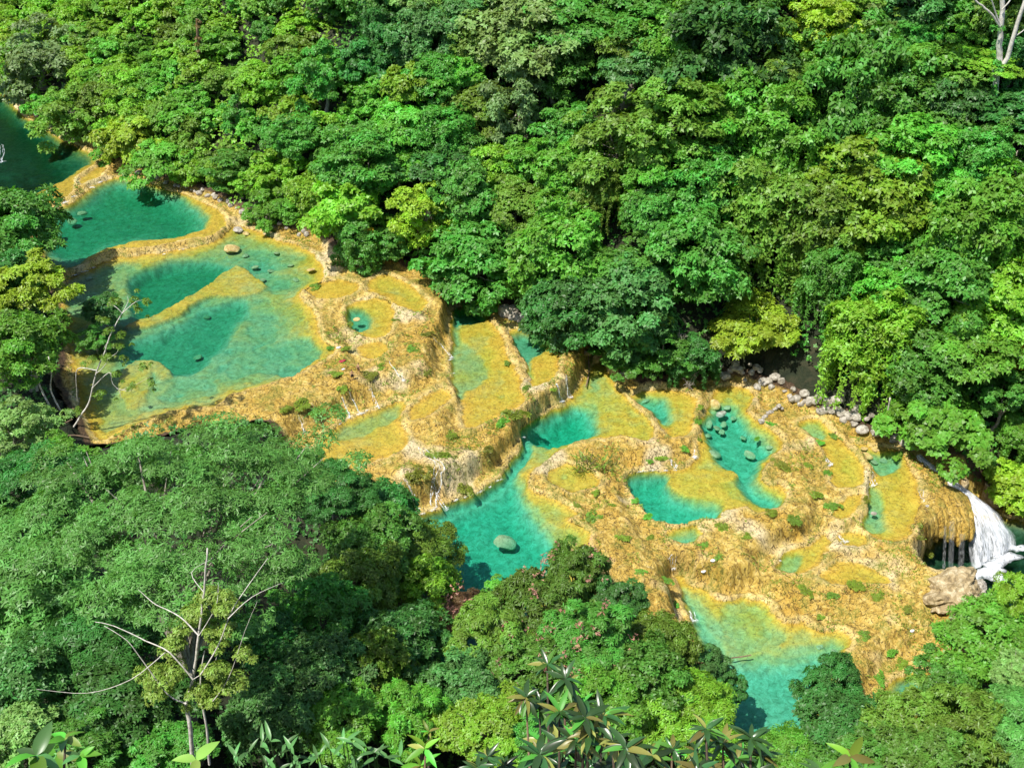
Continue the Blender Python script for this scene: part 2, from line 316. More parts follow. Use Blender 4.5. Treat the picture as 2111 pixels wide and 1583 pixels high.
pool('twin pool', -4.2, [(1292, 988), (1322, 969), (1395, 969), (1432, 948), (1442, 905), (1444, 870), (1462, 832), (1478, 802), (1530, 796), (1560, 815), (1545, 850), (1576, 876), (1604, 892), (1614, 918), (1594, 940), (1576, 960), (1571, 982), (1590, 997), (1614, 1002), (1620, 1030), (1600, 1051), (1570, 1056), (1535, 1044), (1500, 1052), (1478, 1066), (1440, 1072), (1400, 1078), (1350, 1073), (1328, 1048), (1308, 1020)], .7, 1.8,
     [([(1288, 990), (1320, 970), (1372, 970), (1378, 1000), (1400, 1018), (1450, 1030), (1486, 1045), (1470, 1066), (1400, 1076), (1345, 1070), (1312, 1030)], 3.4, 1.8),
      ([(1446, 872), (1476, 832), (1522, 840), (1556, 890), (1592, 925), (1572, 950), (1560, 985), (1588, 1008), (1610, 1028), (1590, 1046), (1535, 1012), (1502, 960), (1470, 930)], 2.6, 1.6),
      ([(1376, 988), (1430, 966), (1500, 958), (1524, 978), (1494, 990), (1502, 1010), (1514, 1034), (1452, 1020), (1400, 1012)], .32, .6)])
pool('teardrop pool', -4.5, [(1368, 1097), (1400, 1085), (1436, 1082), (1452, 1100), (1440, 1114), (1400, 1118), (1376, 1110)], 1.6, 1.2)
pool('crescent pool', -5.0, [(1642, 872), (1690, 864), (1712, 890), (1742, 912), (1770, 940), (1788, 970), (1786, 990), (1766, 1006), (1722, 1002), (1712, 970), (1702, 932), (1672, 900)], .4, 1.3,
     [([(1650, 876), (1690, 870), (1705, 895), (1690, 905)], .75, .8)])
pool('amber pool', -5.3, [(1716, 1060), (1742, 1027), (1774, 1022), (1768, 1050), (1740, 1070)], .28, 1.)
pool('brink pool', -6.0, [(1757, 910), (1800, 922), (1850, 925), (1876, 962), (1892, 1002), (1900, 1042), (1886, 1080), (1872, 1106), (1838, 1116), (1800, 1106), (1778, 1088), (1778, 1060), (1792, 1002), (1802, 980), (1786, 946), (1766, 926)], .36, 1.4,
     [([(1780, 1030), (1806, 1000), (1822, 1030), (1826, 1088), (1796, 1096), (1780, 1080)], .95, 1.2), ([(1766, 922), (1800, 930), (1856, 936), (1846, 968), (1812, 976), (1790, 945)], 1.0, 1.0)])
pool('step pool', -6.6, [(1722, 1106), (1742, 1096), (1775, 1102), (1792, 1116), (1762, 1128), (1732, 1124)], .3, 1.)
pool('pale pool', -7.0, [(1600, 1160), (1622, 1137), (1660, 1126), (1698, 1102), (1716, 1118), (1698, 1150), (1668, 1174), (1630, 1184), (1606, 1176)], .4, 1.2,
     [([(1602, 1160), (1622, 1142), (1650, 1142), (1640, 1176), (1612, 1174)], .9, .8)])
pool('fan pool', -7.2, [(1692, 1182), (1740, 1158), (1790, 1166), (1828, 1186), (1838, 1200), (1780, 1204), (1700, 1200)], .3, 1.2)
pool('lower pool', -8.2, [(1390, 1190), (1408, 1186), (1422, 1206), (1460, 1216), (1490, 1236), (1540, 1234), (1578, 1242), (1600, 1274), (1620, 1284), (1660, 1280), (1690, 1298), (1722, 1300), (1752, 1312), (1744, 1350), (1730, 1385), (1700, 1430), (1690, 1500), (1690, 1640), (1490, 1640), (1470, 1480), (1448, 1350), (1426, 1280), (1402, 1230)], .9, 2.2,
     [([(1400, 1210), (1450, 1250), (1480, 1300), (1500, 1350), (1640, 1350), (1700, 1322), (1738, 1330), (1700, 1410), (1680, 1500), (1660, 1600), (1500, 1600), (1440, 1300)], 2.3, 2.6),
      ([(1500, 1238), (1580, 1246), (1600, 1280), (1620, 1310), (1560, 1330), (1500, 1290)], .85, 2.)])
pool('mossy pool', -10, [(1826, 1432), (1852, 1398), (1892, 1384), (1935, 1400), (1915, 1475), (1856, 1468)], 1.6, 1.2)
RZ = -13.5
pool('river', RZ, [(1880, 1198), (1902, 1150), (1924, 1118), (1960, 1098), (2000, 1080), (2040, 1066), (2120, 1074), (2230, 1085), (2260, 1300), (2130, 1300), (2060, 1250), (1990, 1215), (1930, 1200)], 3., 1.5)

BANK = [(-260, 60, 6.3), (-120, 125, 6.2), (0, 172, 6.2), (24, 200, 6.2), (112, 268, 6.2), (214, 318, 5.8), (262, 352, 5.3), (430, 403, 5.2), (492, 448, 5), (640, 492, 4.2), (690, 540, 4.2), (790, 552, 3.9), (900, 588, 2.8), (932, 622, .6), (1036, 642, .6), (1128, 684, .5), (1218, 738, -1.8), (1292, 800, -3.2), (1440, 798, -3.6), (1500, 786, -4.2), (1600, 816, -4.4), (1700, 862, -5), (1760, 892, -5.7), (1856, 914, -6), (1900, 938, -6.4), (1960, 980, -8.5), (2010, 1016, -11.5), (2060, 1034, -13.5), (2120, 1046, -13.5), (2300, 1067, -13.5)]
bk = np.array([on_level(u, v, z) for u, v, z in BANK]); BANKL = bk[:, :2]
FAR = np.concatenate([catmull(BANKL, 3, False), [[500, bk[-1][1]], [500, 900], [-700, 900], [-700, bk[0][1]]]])
NB = [(-300, 430, 5.0), (-60, 425, 5.6), (58, 442, 5.2), (70, 500, 5.0), (100, 565, 4.4), (128, 640, 4.2), (146, 760, 4.2), (160, 845, 4.2), (200, 912, 4.2), (300, 905, 4.0), (450, 870, 4.0), (560, 880, 2.6), (640, 965, 1.4), (720, 1000, 1.0), (835, 1085, -2.9), (842, 1240, -2.9), (872, 1370, -2.9), (975, 1372, -2.9), (1060, 1300, -2.9), (1200, 1215, -2.9), (1290, 1300, -4.8), (1400, 1290, -5.8), (1440, 1360, -6.8), (1464, 1480, -6.8), (1484, 1650, -6.8), (1700, 1650, -6.8), (1706, 1500, -7.0), (1780, 1455, -7.8), (1850, 1480, -8.3), (1930, 1480, -8.3), (1950, 1400, -8.8), (1985, 1330, -10.0), (2060, 1275, -12.4), (2130, 1305, -12.4), (2400, 1310, -12.4)]
nb = np.array([on_level(u, v, z) for u, v, z in NB])[:, :2]
NEAR = np.concatenate([nb, [[400, nb[-1][1]], [400, -200], [-500, -200], [-500, nb[0][1]]]])
CENT = np.array([[*p['w'].mean(0), p['z']] for p in POOLS])
CLY = [-200, 0, 3, 6, 10, 20, 40, 56, 68, 80, 400]; CLZ = [99, 97.6, 91, 82, 72, 49, 18, 4, -8, -25, -60]

def warp(X, Y):
    return X + .55 * fbm(X / 2.6, Y / 2.6, 3, 1) + .25 * vn(X / .8, Y / .8, 5), Y + .55 * fbm(X / 2.6, Y / 2.6, 3, 2) + .25 * vn(X / .8, Y / .8, 6)
def surface(X, Y, want=False):
    """height of the ground, depth under water (positive) and soil share; with want, also each pool's signed distance"""
    X = np.asarray(X, float).ravel(); Y = np.asarray(Y, float).ravel(); wx, wy = warp(X, Y)
    d0 = (X[:, None] - CENT[:, 0]) ** 2 + (Y[:, None] - CENT[:, 1]) ** 2
    wb = 1 / (d0 + 60.) ** 1.5; base = (wb * (CENT[:, 2] + .3)).sum(1) / wb.sum(1)
    fs = sdf(FAR, X + 1.2 * fbm(X / 5, Y / 5, 3, 8), Y + 1.2 * fbm(X / 5, Y / 5, 3, 9)); ns = sdf(NEAR, X + 1.2 * fbm(X / 6, Y / 6, 3, 10), Y + 1.2 * fbm(X / 6, Y / 6, 3, 11))
    w0 = np.exp(1.7 * np.maximum(base, -8.5)) / 8. ** 6; num = w0 * base; den = w0.copy()
    lip = np.full(X.shape, -99.); best = np.full(X.shape, -1e3); bi = np.full(X.shape, -1); SD = {}
    for i, p in enumerate(POOLS):
        sel = (wx > p['lo'][0] - 22) & (wx < p['hi'][0] + 22) & (wy > p['lo'][1] - 22) & (wy < p['hi'][1] + 22)
        if not sel.any(): continue
        k = np.nonzero(sel)[0]; s = sdf(p['w'], wx[k], wy[k]); SD[i] = (k, s)
        d = np.maximum(-s, 0); w = math.exp(1.7 * max(p['z'], -8.5)) / (d + .15) ** 6
        num[k] += w * (p['z'] + .13); den[k] += w
        lip[k] = np.maximum(lip[k], p['z'] + .10 - np.maximum(0, d - .75) * 3.5)
        b = s > best[k]; best[k[b]] = s[b]; bi[k[b]] = i
    h = num / den
    dd = np.maximum(-best, 0)
    rough = np.minimum(dd / 1.2, 1.)
    rid = 1 - np.abs(vn(wx / 1.5, wy / 1.5, 21)); rid2 = 1 - np.abs(vn(wx / .7, wy / .7, 23))
    h = h + rough * (.5 * fbm(X / 4.2, Y / 4.2, 4, 12) + .34 * (rid ** 3 - .35) + .16 * (rid2 ** 2 - .45))
    sq = h / .5 + .6 * fbm(X / 5, Y / 5, 3, 90); fr = sq - np.floor(sq); st = (np.floor(sq) + smooth(.5, 1., fr) - .6 * fbm(X / 5, Y / 5, 3, 90)) * .5
    h = h + rough * .8 * (st - h + .1)
    h = np.maximum(h, lip)
    h = h + (.10 + .30 * np.clip(.5 + .9 * vn(X / 6, Y / 6, 44), 0, 1)) * np.exp(-((dd - .6) / .42) ** 2) * (best < 0)
    g = np.where(fs > 0, np.minimum(fs, 1.6) * .9 + np.maximum(fs - 1.6, 0) * (.84 + .10 * vn(X / 30, Y / 30, 14)) + 2.2 * fbm(X / 14, Y / 14, 3, 15) * np.minimum(fs / 10, 1), 0)
    h = h + g
    gn = np.where(ns > 0, .5 * np.minimum(ns, 2.5) + .16 * np.maximum(ns - 2.5, 0) + .8 * fbm(X / 9, Y / 9, 3, 16) * np.minimum(ns / 6, 1), 0)
    cl = np.interp(Y + .06 * np.abs(X) * 0, CLY, CLZ) + 2.5 * fbm(X / 10, Y / 10, 3, 17) * (Y > 8)
    h = np.maximum(h + gn, np.where(ns > -1, cl, -99))
    sub = np.full(X.shape, -1.)
    for i, p in enumerate(POOLS):
        if i not in SD: continue
        k, s = SD[i]; inn = (s > 0) & (bi[k] == i)
        kk = k[inn]; ss = s[inn]
        if not len(kk): continue
        x, y = wx[kk], wy[kk]
        dep = p['dmax'] * (1 - np.exp(-ss / p['L'])) * (1 + .55 * fbm(x / 5, y / 5, 4, 30)) + .08 * fbm(x / 1., y / 1., 3, 31)
        for f, dv, so in p['feats']:
            t = smooth(-so * .35, so * .65, sdf(f, x, y)); dep = dep * (1 - t) + t * dv * (1 + .10 * fbm(x / 2.5, y / 2.5, 3, 32))
        for f, hw, dv in p['ridges']:
            t = np.exp(-(line_dist(f, x, y) / hw) ** 4); dep = np.minimum(dep, dep * (1 - t * .8) + t * .8 * (dv + .2))
        sq = dep / .34 + .9 * fbm(x / 3.2, y / 3.2, 3, 91); fr = sq - np.floor(sq); st = (np.floor(sq) + smooth(.62, 1., fr) - .9 * fbm(x / 3.2, y / 3.2, 3, 91)) * .34
        dep = dep + (st - dep + .06) * .75 * smooth(.18, .4, dep) * (1 - smooth(1.2, 2., dep))
        dep = np.maximum(dep, .03) * smooth(-.05, .5, ss) + .015
        rb = 1 - np.abs(vn(x / 1.3, y / 1.3, 33))
        dep = np.maximum(dep - .10 * (rb ** 4) * smooth(.15, .4, dep), .02)
        h[kk] = p['z'] - dep; sub[kk] = dep
    soil = np.maximum(smooth(-.3, 1.6, fs), smooth(-.5, 1.2, ns))
    soil = np.where(sub > 0, 0, soil)
    global RIM; RIM = np.where(sub > 0, 0, np.exp(-(dd / .7) ** 2))
    if want: return h, sub, soil, SD, bi
    return h, sub, soil
def ground_z(x, y):
    return float(surface(np.array([x]), np.array([y]))[0][0])

# rotated fine grid over the terraces
A0 = on_level(0, 330, 4)[:2]; A1 = on_level(1950, 1090, -4)[:2]
E1 = (A1 - A0) / np.linalg.norm(A1 - A0); E2 = np.array([-E1[1], E1[0]])
allp = np.concatenate([p['w'] for p in POOLS]); ca = (allp - A0) @ E1; cb = (allp - A0) @ E2
G = .27
ga = np.arange(ca.min() - 5, ca.max() + 4, G); gb = np.arange(cb.min() - 4, cb.max() + 7, G)
GA, GB = np.meshgrid(ga, gb, indexing='ij')
GX = A0[0] + GA * E1[0] + GB * E2[0]; GY = A0[1] + GA * E1[1] + GB * E2[1]
u_, v_, f_ = pix(np.stack([GX, GY, np.zeros_like(GX)], -1))
hh, sub, soil, SD, BI = surface(GX, GY, True); rim = RIM.copy()
vis = (((u_ > -200) & (u_ < 2320) & (v_ > -100) & (v_ < 1720)).ravel())
# keep only what lies near the frame and not deep under the near or far slope
na, nbb = GX.shape
idx = np.arange(na * nbb).reshape(na, nbb)
Fq = np.stack([idx[:-1, :-1], idx[1:, :-1], idx[1:, 1:], idx[:-1, 1:]], -1).reshape(-1, 4)
keep = vis[Fq].all(1) & (soil[Fq].min(1) < .999)
Fk = Fq[keep]; used = np.unique(Fk); remap = np.full(na * nbb, -1); remap[used] = np.arange(len(used))
V = np.stack([GX.ravel(), GY.ravel(), hh], -1)
bed = obj('travertine_terraces', mesh_np('travertine_terraces', V[used], remap[Fk], {'submerged': sub[used], 'soil': soil[used], 'rim': rim[used]}, True), M_TRAV,
          kind='structure', label='ochre travertine terraces with rimstone dams stepping down the valley')
# water bodies
for i, p in enumerate(POOLS):
    if i not in SD: continue
    k, s = SD[i]; m = np.zeros(na * nbb, bool); m[k[(s > -.42)]] = True
    # where pools meet, each keeps its own side
    m &= ~((BI != i) & (sub > 0)); m &= vis
    mm = m.reshape(na, nbb)[::2, ::2]; ia, ib = np.nonzero(mm)
    if not len(ia): continue
    gx = A0[0] + E1[0] * (ga[0] + (np.arange(mm.shape[0] + 1) * 2 - 1) * G)[:, None] + E2[0] * (gb[0] + (np.arange(mm.shape[1] + 1) * 2 - 1) * G)[None]
    gy = A0[1] + E1[1] * (ga[0] + (np.arange(mm.shape[0] + 1) * 2 - 1) * G)[:, None] + E2[1] * (gb[0] + (np.arange(mm.shape[1] + 1) * 2 - 1) * G)[None]
    ids = np.arange(gx.size).reshape(gx.shape); nn = gx.size
    top = np.stack([ids[ia, ib], ids[ia + 1, ib], ids[ia + 1, ib + 1], ids[ia, ib + 1]], -1)
    pad = np.pad(mm, 1); sides = []
    for da, db, c0, c1 in ((-1, 0, (0, 1), (0, 0)), (1, 0, (1, 0), (1, 1)), (0, -1, (0, 0), (1, 0)), (0, 1, (1, 1), (0, 1))):
        e = ~pad[ia + 1 + da, ib + 1 + db]; a, b = ia[e], ib[e]
        q0 = ids[a + c0[0], b + c0[1]]; q1 = ids[a + c1[0], b + c1[1]]
        sides.append(np.stack([q1, q0, q0 + nn, q1 + nn], -1))
    allf = np.concatenate([top, top[:, ::-1] + nn] + sides)
    deepest = max([p['dmax']] + [f[1] for f in p['feats']]) * 1.35 + .4
    VV = np.concatenate([np.stack([gx.ravel(), gy.ravel(), np.full(nn, p['z'])], -1), np.stack([gx.ravel(), gy.ravel(), np.full(nn, p['z'] - deepest)], -1)])
    us = np.unique(allf); rm = np.full(2 * nn, -1); rm[us] = np.arange(len(us))
    nm = 'river_water' if p['name'] == 'river' else 'pool_water'
    obj(nm, mesh_np(nm, VV[us], rm[allf]), M_RIVER if p['name'] == 'river' else M_WATER_UP if p['z'] > 5 else M_WATER_C if p['z'] > 0 else M_WATER, kind='structure', label='clear turquoise water of the ' + p['name'])
FZ = hh.reshape(na, nbb); LZ = np.where(sub > 0, hh + sub, hh).reshape(na, nbb)
def fine(x, y, grid):
    a = ((x - A0[0]) * E1[0] + (y - A0[1]) * E1[1] - ga[0]) / G; b = ((x - A0[0]) * E2[0] + (y - A0[1]) * E2[1] - gb[0]) / G
    ins = (a > 0) & (a < na - 1.01) & (b > 0) & (b < nbb - 1.01); a = np.clip(a, 0, na - 1.01); b = np.clip(b, 0, nbb - 1.01)
    return grid[a.astype(int), b.astype(int)], ins
# wide ground beyond the terraces
xs = np.arange(-420, 330, 3.); ys = np.arange(-70, 620, 3.)
BX, BY = np.meshgrid(xs, ys, indexing='ij'); bh, bs, bso = surface(BX, BY)
ra = (np.stack([BX.ravel(), BY.ravel()], -1) - A0) @ E1; rb_ = (np.stack([BX.ravel(), BY.ravel()], -1) - A0) @ E2
inr = (ra > ga[0] + 2.5) & (ra < ga[-1] - 2.5) & (rb_ > gb[0] + 2.5) & (rb_ < gb[-1] - 2.5)
bu, bv, bf = pix(np.stack([BX.ravel(), BY.ravel(), bh], -1))
inr &= (bu > -170) & (bu < 2290) & (bv > -70) & (bv < 1690) & (bso < .97)
bh = np.where(inr | (bs > 0), bh - 7., bh)
ni, nj = BX.shape; idb = np.arange(ni * nj).reshape(ni, nj)
Fb = np.stack([idb[:-1, :-1], idb[1:, :-1], idb[1:, 1:], idb[:-1, 1:]], -1).reshape(-1, 4)
def soil_mat():
    m, n, l, out = new_mat('forest_floor')
    p = n.new('ShaderNodeNewGeometry').outputs['Position']
    f = noise(n, l, p, .5, 6, .7, .6)
    col = ramp(n, l, f, [(.32, (.010, .016, .006)), (.5, (.022, .030, .011)), (.66, (.05, .046, .022))])
    b = n.new('ShaderNodeBsdfPrincipled'); l.new(col, b.inputs['Base Color']); b.inputs['Roughness'].default_value = .95
    bp = n.new('ShaderNodeBump'); bp.inputs['Distance'].default_value = .6; l.new(f, bp.inputs['Height']); l.new(bp.outputs[0], b.inputs['Normal'])
    l.new(b.outputs[0], out.inputs['Surface']); return m
M_SOIL = soil_mat()
obj('valley_ground', mesh_np('valley_ground', np.stack([BX.ravel(), BY.ravel(), bh], -1), Fb, None, True), M_SOIL, kind='structure', label='dark forest floor of the steep valley slopes')
# ---------------------------------------------------------------- foliage
LM = {}
def _lm(k, col, **kw): LM[k] = leaf_mat('leaf_' + k, col, **kw)
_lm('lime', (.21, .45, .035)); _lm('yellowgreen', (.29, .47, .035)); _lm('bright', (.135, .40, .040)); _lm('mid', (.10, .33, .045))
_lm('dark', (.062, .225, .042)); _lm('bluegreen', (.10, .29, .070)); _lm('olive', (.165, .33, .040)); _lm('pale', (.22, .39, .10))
_lm('feather', (.135, .38, .075), hue=.02); _lm('grey', (.19, .33, .11), var=.4); _lm('rust', (.22, .15, .06)); _lm('mango', (.115, .26, .035))
_lm('epiphyte', (.27, .46, .08)); _lm('moss', (.20, .24, .03)); _lm('grass', (.20, .31, .03)); _lm('gold', (.62, .46, .03), hue=.01)
_lm('pink', (.42, .20, .15), hue=.02, tmix=.15); _lm('glossy', (.045, .115, .030), rough=.28, spec=.6); _lm('lance', (.12, .30, .085), rough=.35, hue=.015); _lm('bronze', (.30, .30, .07), rough=.35)
B_GREY = bark_mat('bark_grey', (.16, .13, .10), (.46, .42, .35)); B_PALE = bark_mat('bark_pale', (.42, .39, .33), (.80, .76, .68), 2.); B_DARK = bark_mat('bark_dark', (.035, .025, .018), (.12, .09, .06))
B_BROWN = bark_mat('bark_brown', (.10, .06, .035), (.30, .21, .13))

def nrm(a): return a / (np.linalg.norm(a, axis=-1, keepdims=True) + 1e-9)
def leaf_geo(P, D, Nn, L, Wd, fold=.12, curl=.15):
    """one bent four-corner blade per leaf"""
    D = nrm(D); S = nrm(np.cross(D, Nn)); Nn = np.cross(S, D)
    L = np.asarray(L)[:, None]; Wd = np.asarray(Wd)[:, None]
    a = P; b = P + D * L * .48 + S * Wd * .5 + Nn * Wd * fold; c = P + D * L - Nn * L * curl; d = P + D * L * .48 - S * Wd * .5 + Nn * Wd * fold
    V = np.stack([a, b, c, d], 1).reshape(-1, 3); F = np.arange(len(P) * 4).reshape(-1, 4); return V, F
def leaf_mesh(name, P, D, Nn, L, Wd, T, fold=.12, curl=.15):
    V, F = leaf_geo(P, D, Nn, L, Wd, fold, curl); return mesh_np(name, V, F, {'tint': np.repeat(T, 4)})
def rand_dirs(r, n): return nrm(r.normal(size=(n, 3)))
def rosettes(r, P, U, k, L, Wd, lift=.3, jit=.35, tint=None):
    """k leaves spreading from each point P about the axis U"""
    n = len(P); ref = np.where(np.abs(U[:, 2:3]) < .9, np.array([[0, 0, 1.]]), np.array([[1., 0, 0]]))
    A = nrm(np.cross(U, ref)); B = np.cross(U, A)
    ang = (np.arange(k)[None] / k + r.rand(n, 1)) * 2 * math.pi + r.normal(size=(n, k)) * jit
    D = A[:, None] * np.cos(ang)[..., None] + B[:, None] * np.sin(ang)[..., None] + U[:, None] * (lift + r.normal(size=(n, k, 1)) * jit * .6)
    Nn = U[:, None] + r.normal(size=(n, k, 3)) * jit * .7 + np.array([0, 0, .25])
    ln = L * (.65 + .7 * r.rand(n, k)); T = (r.rand(n, 1) if tint is None else tint[:, None]) * .65 + r.rand(n, k) * .35
    return np.repeat(P, k, 0), D.reshape(-1, 3), Nn.reshape(-1, 3), ln.ravel(), (ln * Wd / L).ravel(), T.ravel()
def crown_mesh(name, seed, R=(4, 4, 3.2), nb=46, per=34, bough=(1.1, 1.8), flat=.65, k=5, L=.5, Wd=.3, lift=.25, zmin=-.35, gap=.0, strands=0, slen=(2., 5.), shell=(.62, 1.)):
    r = np.random.RandomState(seed); R = np.array(R, float)
    i = np.arange(nb) + .5; z = 1 - (1 - zmin) * i / nb; ph = i * 2.39996 + r.rand() * 6
    dr = np.stack([np.sqrt(np.maximum(0, 1 - z * z)) * np.cos(ph), np.sqrt(np.maximum(0, 1 - z * z)) * np.sin(ph), z], -1); dr = nrm(dr + r.normal(size=dr.shape) * .16)
    sh = shell[0] + (shell[1] - shell[0]) * r.rand(nb)
    sh = sh * np.where(r.rand(nb) < .25, .6 + .7 * r.rand(nb), 1.)
    lob = 1 + .34 * np.sin(3 * np.arctan2(dr[:, 1], dr[:, 0]) + seed) * (1 - np.abs(dr[:, 2]))
    c = dr * R * (sh * lob)[:, None]
    if gap > 0: kp = r.rand(nb) > gap; c, dr = c[kp], dr[kp]; nb = len(c)
    br = bough[0] + (bough[1] - bough[0]) * r.rand(nb)
    bt = r.rand(nb)
    bi = np.repeat(np.arange(nb), per); n = len(bi)
    u = rand_dirs(r, n); u[:, 2] = np.abs(u[:, 2]) * 1.0 - .25 * r.rand(n); u = nrm(u + .55 * dr[bi])
    rad = (.72 + .36 * r.rand(n)); inner = r.rand(n) < .12; rad = np.where(inner, rad * .5, rad)
    P = c[bi] + u * (rad * br[bi])[:, None] * np.array([1, 1, flat])
    U = nrm(u * .75 + np.array([0, 0, .55]) + r.normal(size=(n, 3)) * .3)
    parts = [rosettes(r, P, U, k, L, Wd, lift, tint=np.clip(bt[bi] * .6 + .4 * r.rand(n), 0, 1))]
    if strands:
        for s in range(strands):
            b = r.randint(nb); top = c[b] + dr[b] * br[b] * .9; top[2] -= .2; ln = slen[0] + (slen[1] - slen[0]) * r.rand(); m = int(ln * 9)
            t = np.linspace(0, 1, m); Q = top + np.stack([.25 * np.sin(t * 5 + s), .25 * np.cos(t * 4 + s), -ln * t], -1) + r.normal(size=(m, 3)) * .16
            Uo = nrm(dr[b] * np.array([1, 1, 0]) + r.normal(size=(m, 3)) * .5 + np.array([0, 0, .2]))
            parts.append(rosettes(r, Q, Uo, 3, L * .85, Wd * .8, .1, tint=np.full(m, .3 + .5 * r.rand())))
    a = [np.concatenate(x) for x in zip(*parts)]
    return leaf_mesh(name, *a), c
def trunk_mesh(name, seed, c, H=7., r0=.32, n=9, spread=.9):
    """a tapered trunk from the ground (z = -H) to the crown and limbs out to its boughs"""
    r = np.random.RandomState(seed + 99); g = Geo(); t = np.linspace(0, 1, 7)
    P = np.stack([.5 * np.sin(t * 3 + seed), .4 * np.cos(t * 2.6 + seed) - .4, -H + t * H * 1.02], -1); P[0, :2] *= .4
    rad = r0 * (1.35 - t) ** .9 * .8; rad[0] *= 1.5; g.tube(P, rad, 6)
    for j in r.choice(len(c), min(n, len(c)), replace=False):
        s = P[r.randint(3, 6)]; e = c[j] * spread; q = np.linspace(0, 1, 5)[:, None]
        Q = s + (e - s) * q + np.array([0, 0, 1.]) * (q * (1 - q)) * .9 + r.normal(size=(5, 3)) * .12; g.tube(Q, r0 * .42 * (1 - .8 * q[:, 0]), 5)
    return g.mesh(name)
PROTO = {}
def proto(kind, n, **kw):
    PROTO[kind] = []
    for s in range(n):
        me, c = crown_mesh('crown', hash_(kind) + s * 7, **kw); PROTO[kind].append((me, trunk_mesh('trunk', s, c)))
def hash_(t): return sum((i + 1) * ord(ch) for i, ch in enumerate(t)) % 9973
proto('round', 5, nb=92, per=48, k=5, L=.36, Wd=.20, zmin=-.75, R=(4, 4, 3.9), bough=(.7, 1.8))
proto('loose', 3, nb=62, per=54, k=5, L=.38, Wd=.19, gap=.2, bough=(.6, 1.6), shell=(.5, 1.15), zmin=-.7, R=(4, 4, 4.))
proto('vine', 4, nb=58, per=54, k=4, L=.36, Wd=.20, strands=110, slen=(1.5, 6.), R=(3.6, 3.6, 4.), bough=(.7, 1.6), zmin=-.6)
proto('layered', 3, nb=40, per=46, k=5, L=.42, Wd=.20, flat=.28, R=(4.4, 4.4, 2.2), bough=(1.2, 1.9), lift=.05)
proto('shrub', 4, nb=60, per=42, k=6, L=.40, Wd=.26, R=(3.6, 3.6, 2.2), bough=(.5, 1.4), zmin=-.5, lift=.2, shell=(.45, 1.15))
proto('nearround', 3, nb=84, per=46, k=5, L=.36, Wd=.17, bough=(.8, 1.35))
proto('nearloose', 3, nb=64, per=50, k=5, L=.38, Wd=.16, gap=.2, bough=(.7, 1.25), shell=(.5, 1.1))
proto('nearfeather', 3, nb=70, per=66, k=5, L=.40, Wd=.11, flat=.3, R=(4.3, 4.3, 2.6), bough=(.9, 1.5), lift=.04)
proto('nearmango', 3, nb=90, per=34, k=7, L=.44, Wd=.12, bough=(.65, 1.0), lift=-.15)
proto('nearvine', 2, nb=60, per=44, k=4, L=.34, Wd=.20, strands=60, slen=(1.5, 6.), R=(3.4, 3.4, 3.8), bough=(.8, 1.3))

# ground lookup and rays
BHT = surface(BX, BY)[0].reshape(BX.shape)
def gz(x, y):
    fx = np.clip((np.asarray(x) - xs[0]) / 3., 0, len(xs) - 1.001); fy = np.clip((np.asarray(y) - ys[0]) / 3., 0, len(ys) - 1.001)
    i = fx.astype(int); j = fy.astype(int); a = fx - i; b = fy - j
    return (BHT[i, j] * (1 - a) + BHT[i + 1, j] * a) * (1 - b) + (BHT[i, j + 1] * (1 - a) + BHT[i + 1, j + 1] * a) * b
def hit(u, v, off=0., tmin=20., land=True):
    """the point where the sight line through (u, v) meets a surface OFF metres above the ground"""
    dx, dy, dz = ray(u, v); t = np.arange(tmin, 620, .5); x, y, z = dx * t, dy * t, CAMZ + dz * t
    below = z < gz(x, y) + off
    i = int(np.argmax(below)) if below.any() else len(t) - 1
    return np.array([x[i], y[i], z[i]])
def hitf(u, v, off=0., tmin=40.):
    dx, dy, dz = ray(u, v); t = np.arange(tmin, 420, .2); x, y, z = dx * t, dy * t, CAMZ + dz * t
    f, ins = fine(x, y, LZ); g_ = np.where(ins, np.maximum(f, np.where(surf_soil(x, y, ins), gz(x, y), -99)), gz(x, y)); below = z < g_ + off
    i = int(np.argmax(below)) if below.any() else len(t) - 1
    return np.array([x[i], y[i], g_[i]])
SOILG = soil.reshape(na, nbb)
def surf_soil(x, y, ins): return fine(x, y, SOILG)[0] > .97
TREES = []
def plant_tree(p, rad, kind, mat, hc, name, label, cat, group, bark=None, flat=1., var=None, squash=1.):
    """p: centre of the crown; its foot stands hc metres below on the ground"""
    pr = PROTO[kind]; me, tr = pr[rnd.randrange(len(pr)) if var is None else var % len(pr)]
    base = (p[0], p[1], p[2] - hc); s = rad / 4.
    s *= .84 if kind.startswith('near') else 1.
    root = empty(name, base, rnd.uniform(0, 6.28), label=label, category=cat)
    if group: root['group'] = group
    c = obj('crown', me, LM[mat], root); c.location = (0, 0, hc); c.scale = (s * rnd.uniform(.9, 1.1), s * rnd.uniform(.9, 1.1), s * flat * rnd.uniform(.92, 1.1))
    c.rotation_euler = (rnd.uniform(-.15, .15), rnd.uniform(-.15, .15), 0)
    t = obj('trunk', tr, bark or B_GREY, root); t.location = (0, 0, hc); t.scale = (s, s, hc / 7.)
    TREES.append((p, rad)); return root
ORD = 'first second third fourth fifth sixth seventh eighth ninth tenth eleventh twelfth thirteenth fourteenth fifteenth sixteenth seventeenth eighteenth nineteenth twentieth'.split()
ORD += ['twenty-' + o for o in ORD[:9]] + ['thirtieth'] + ['thirty-' + o for o in ORD[:9]] + ['fortieth'] + ['forty-' + o for o in ORD[:9]] + ['fiftieth'] + ['fifty-' + o for o in ORD[:9]] + ['sixtieth'] + ['sixty-' + o for o in ORD[:9]] + ['seventieth'] + ['seventy-' + o for o in ORD[:9]] + ['eightieth'] + ['eighty-' + o for o in ORD[:9]]

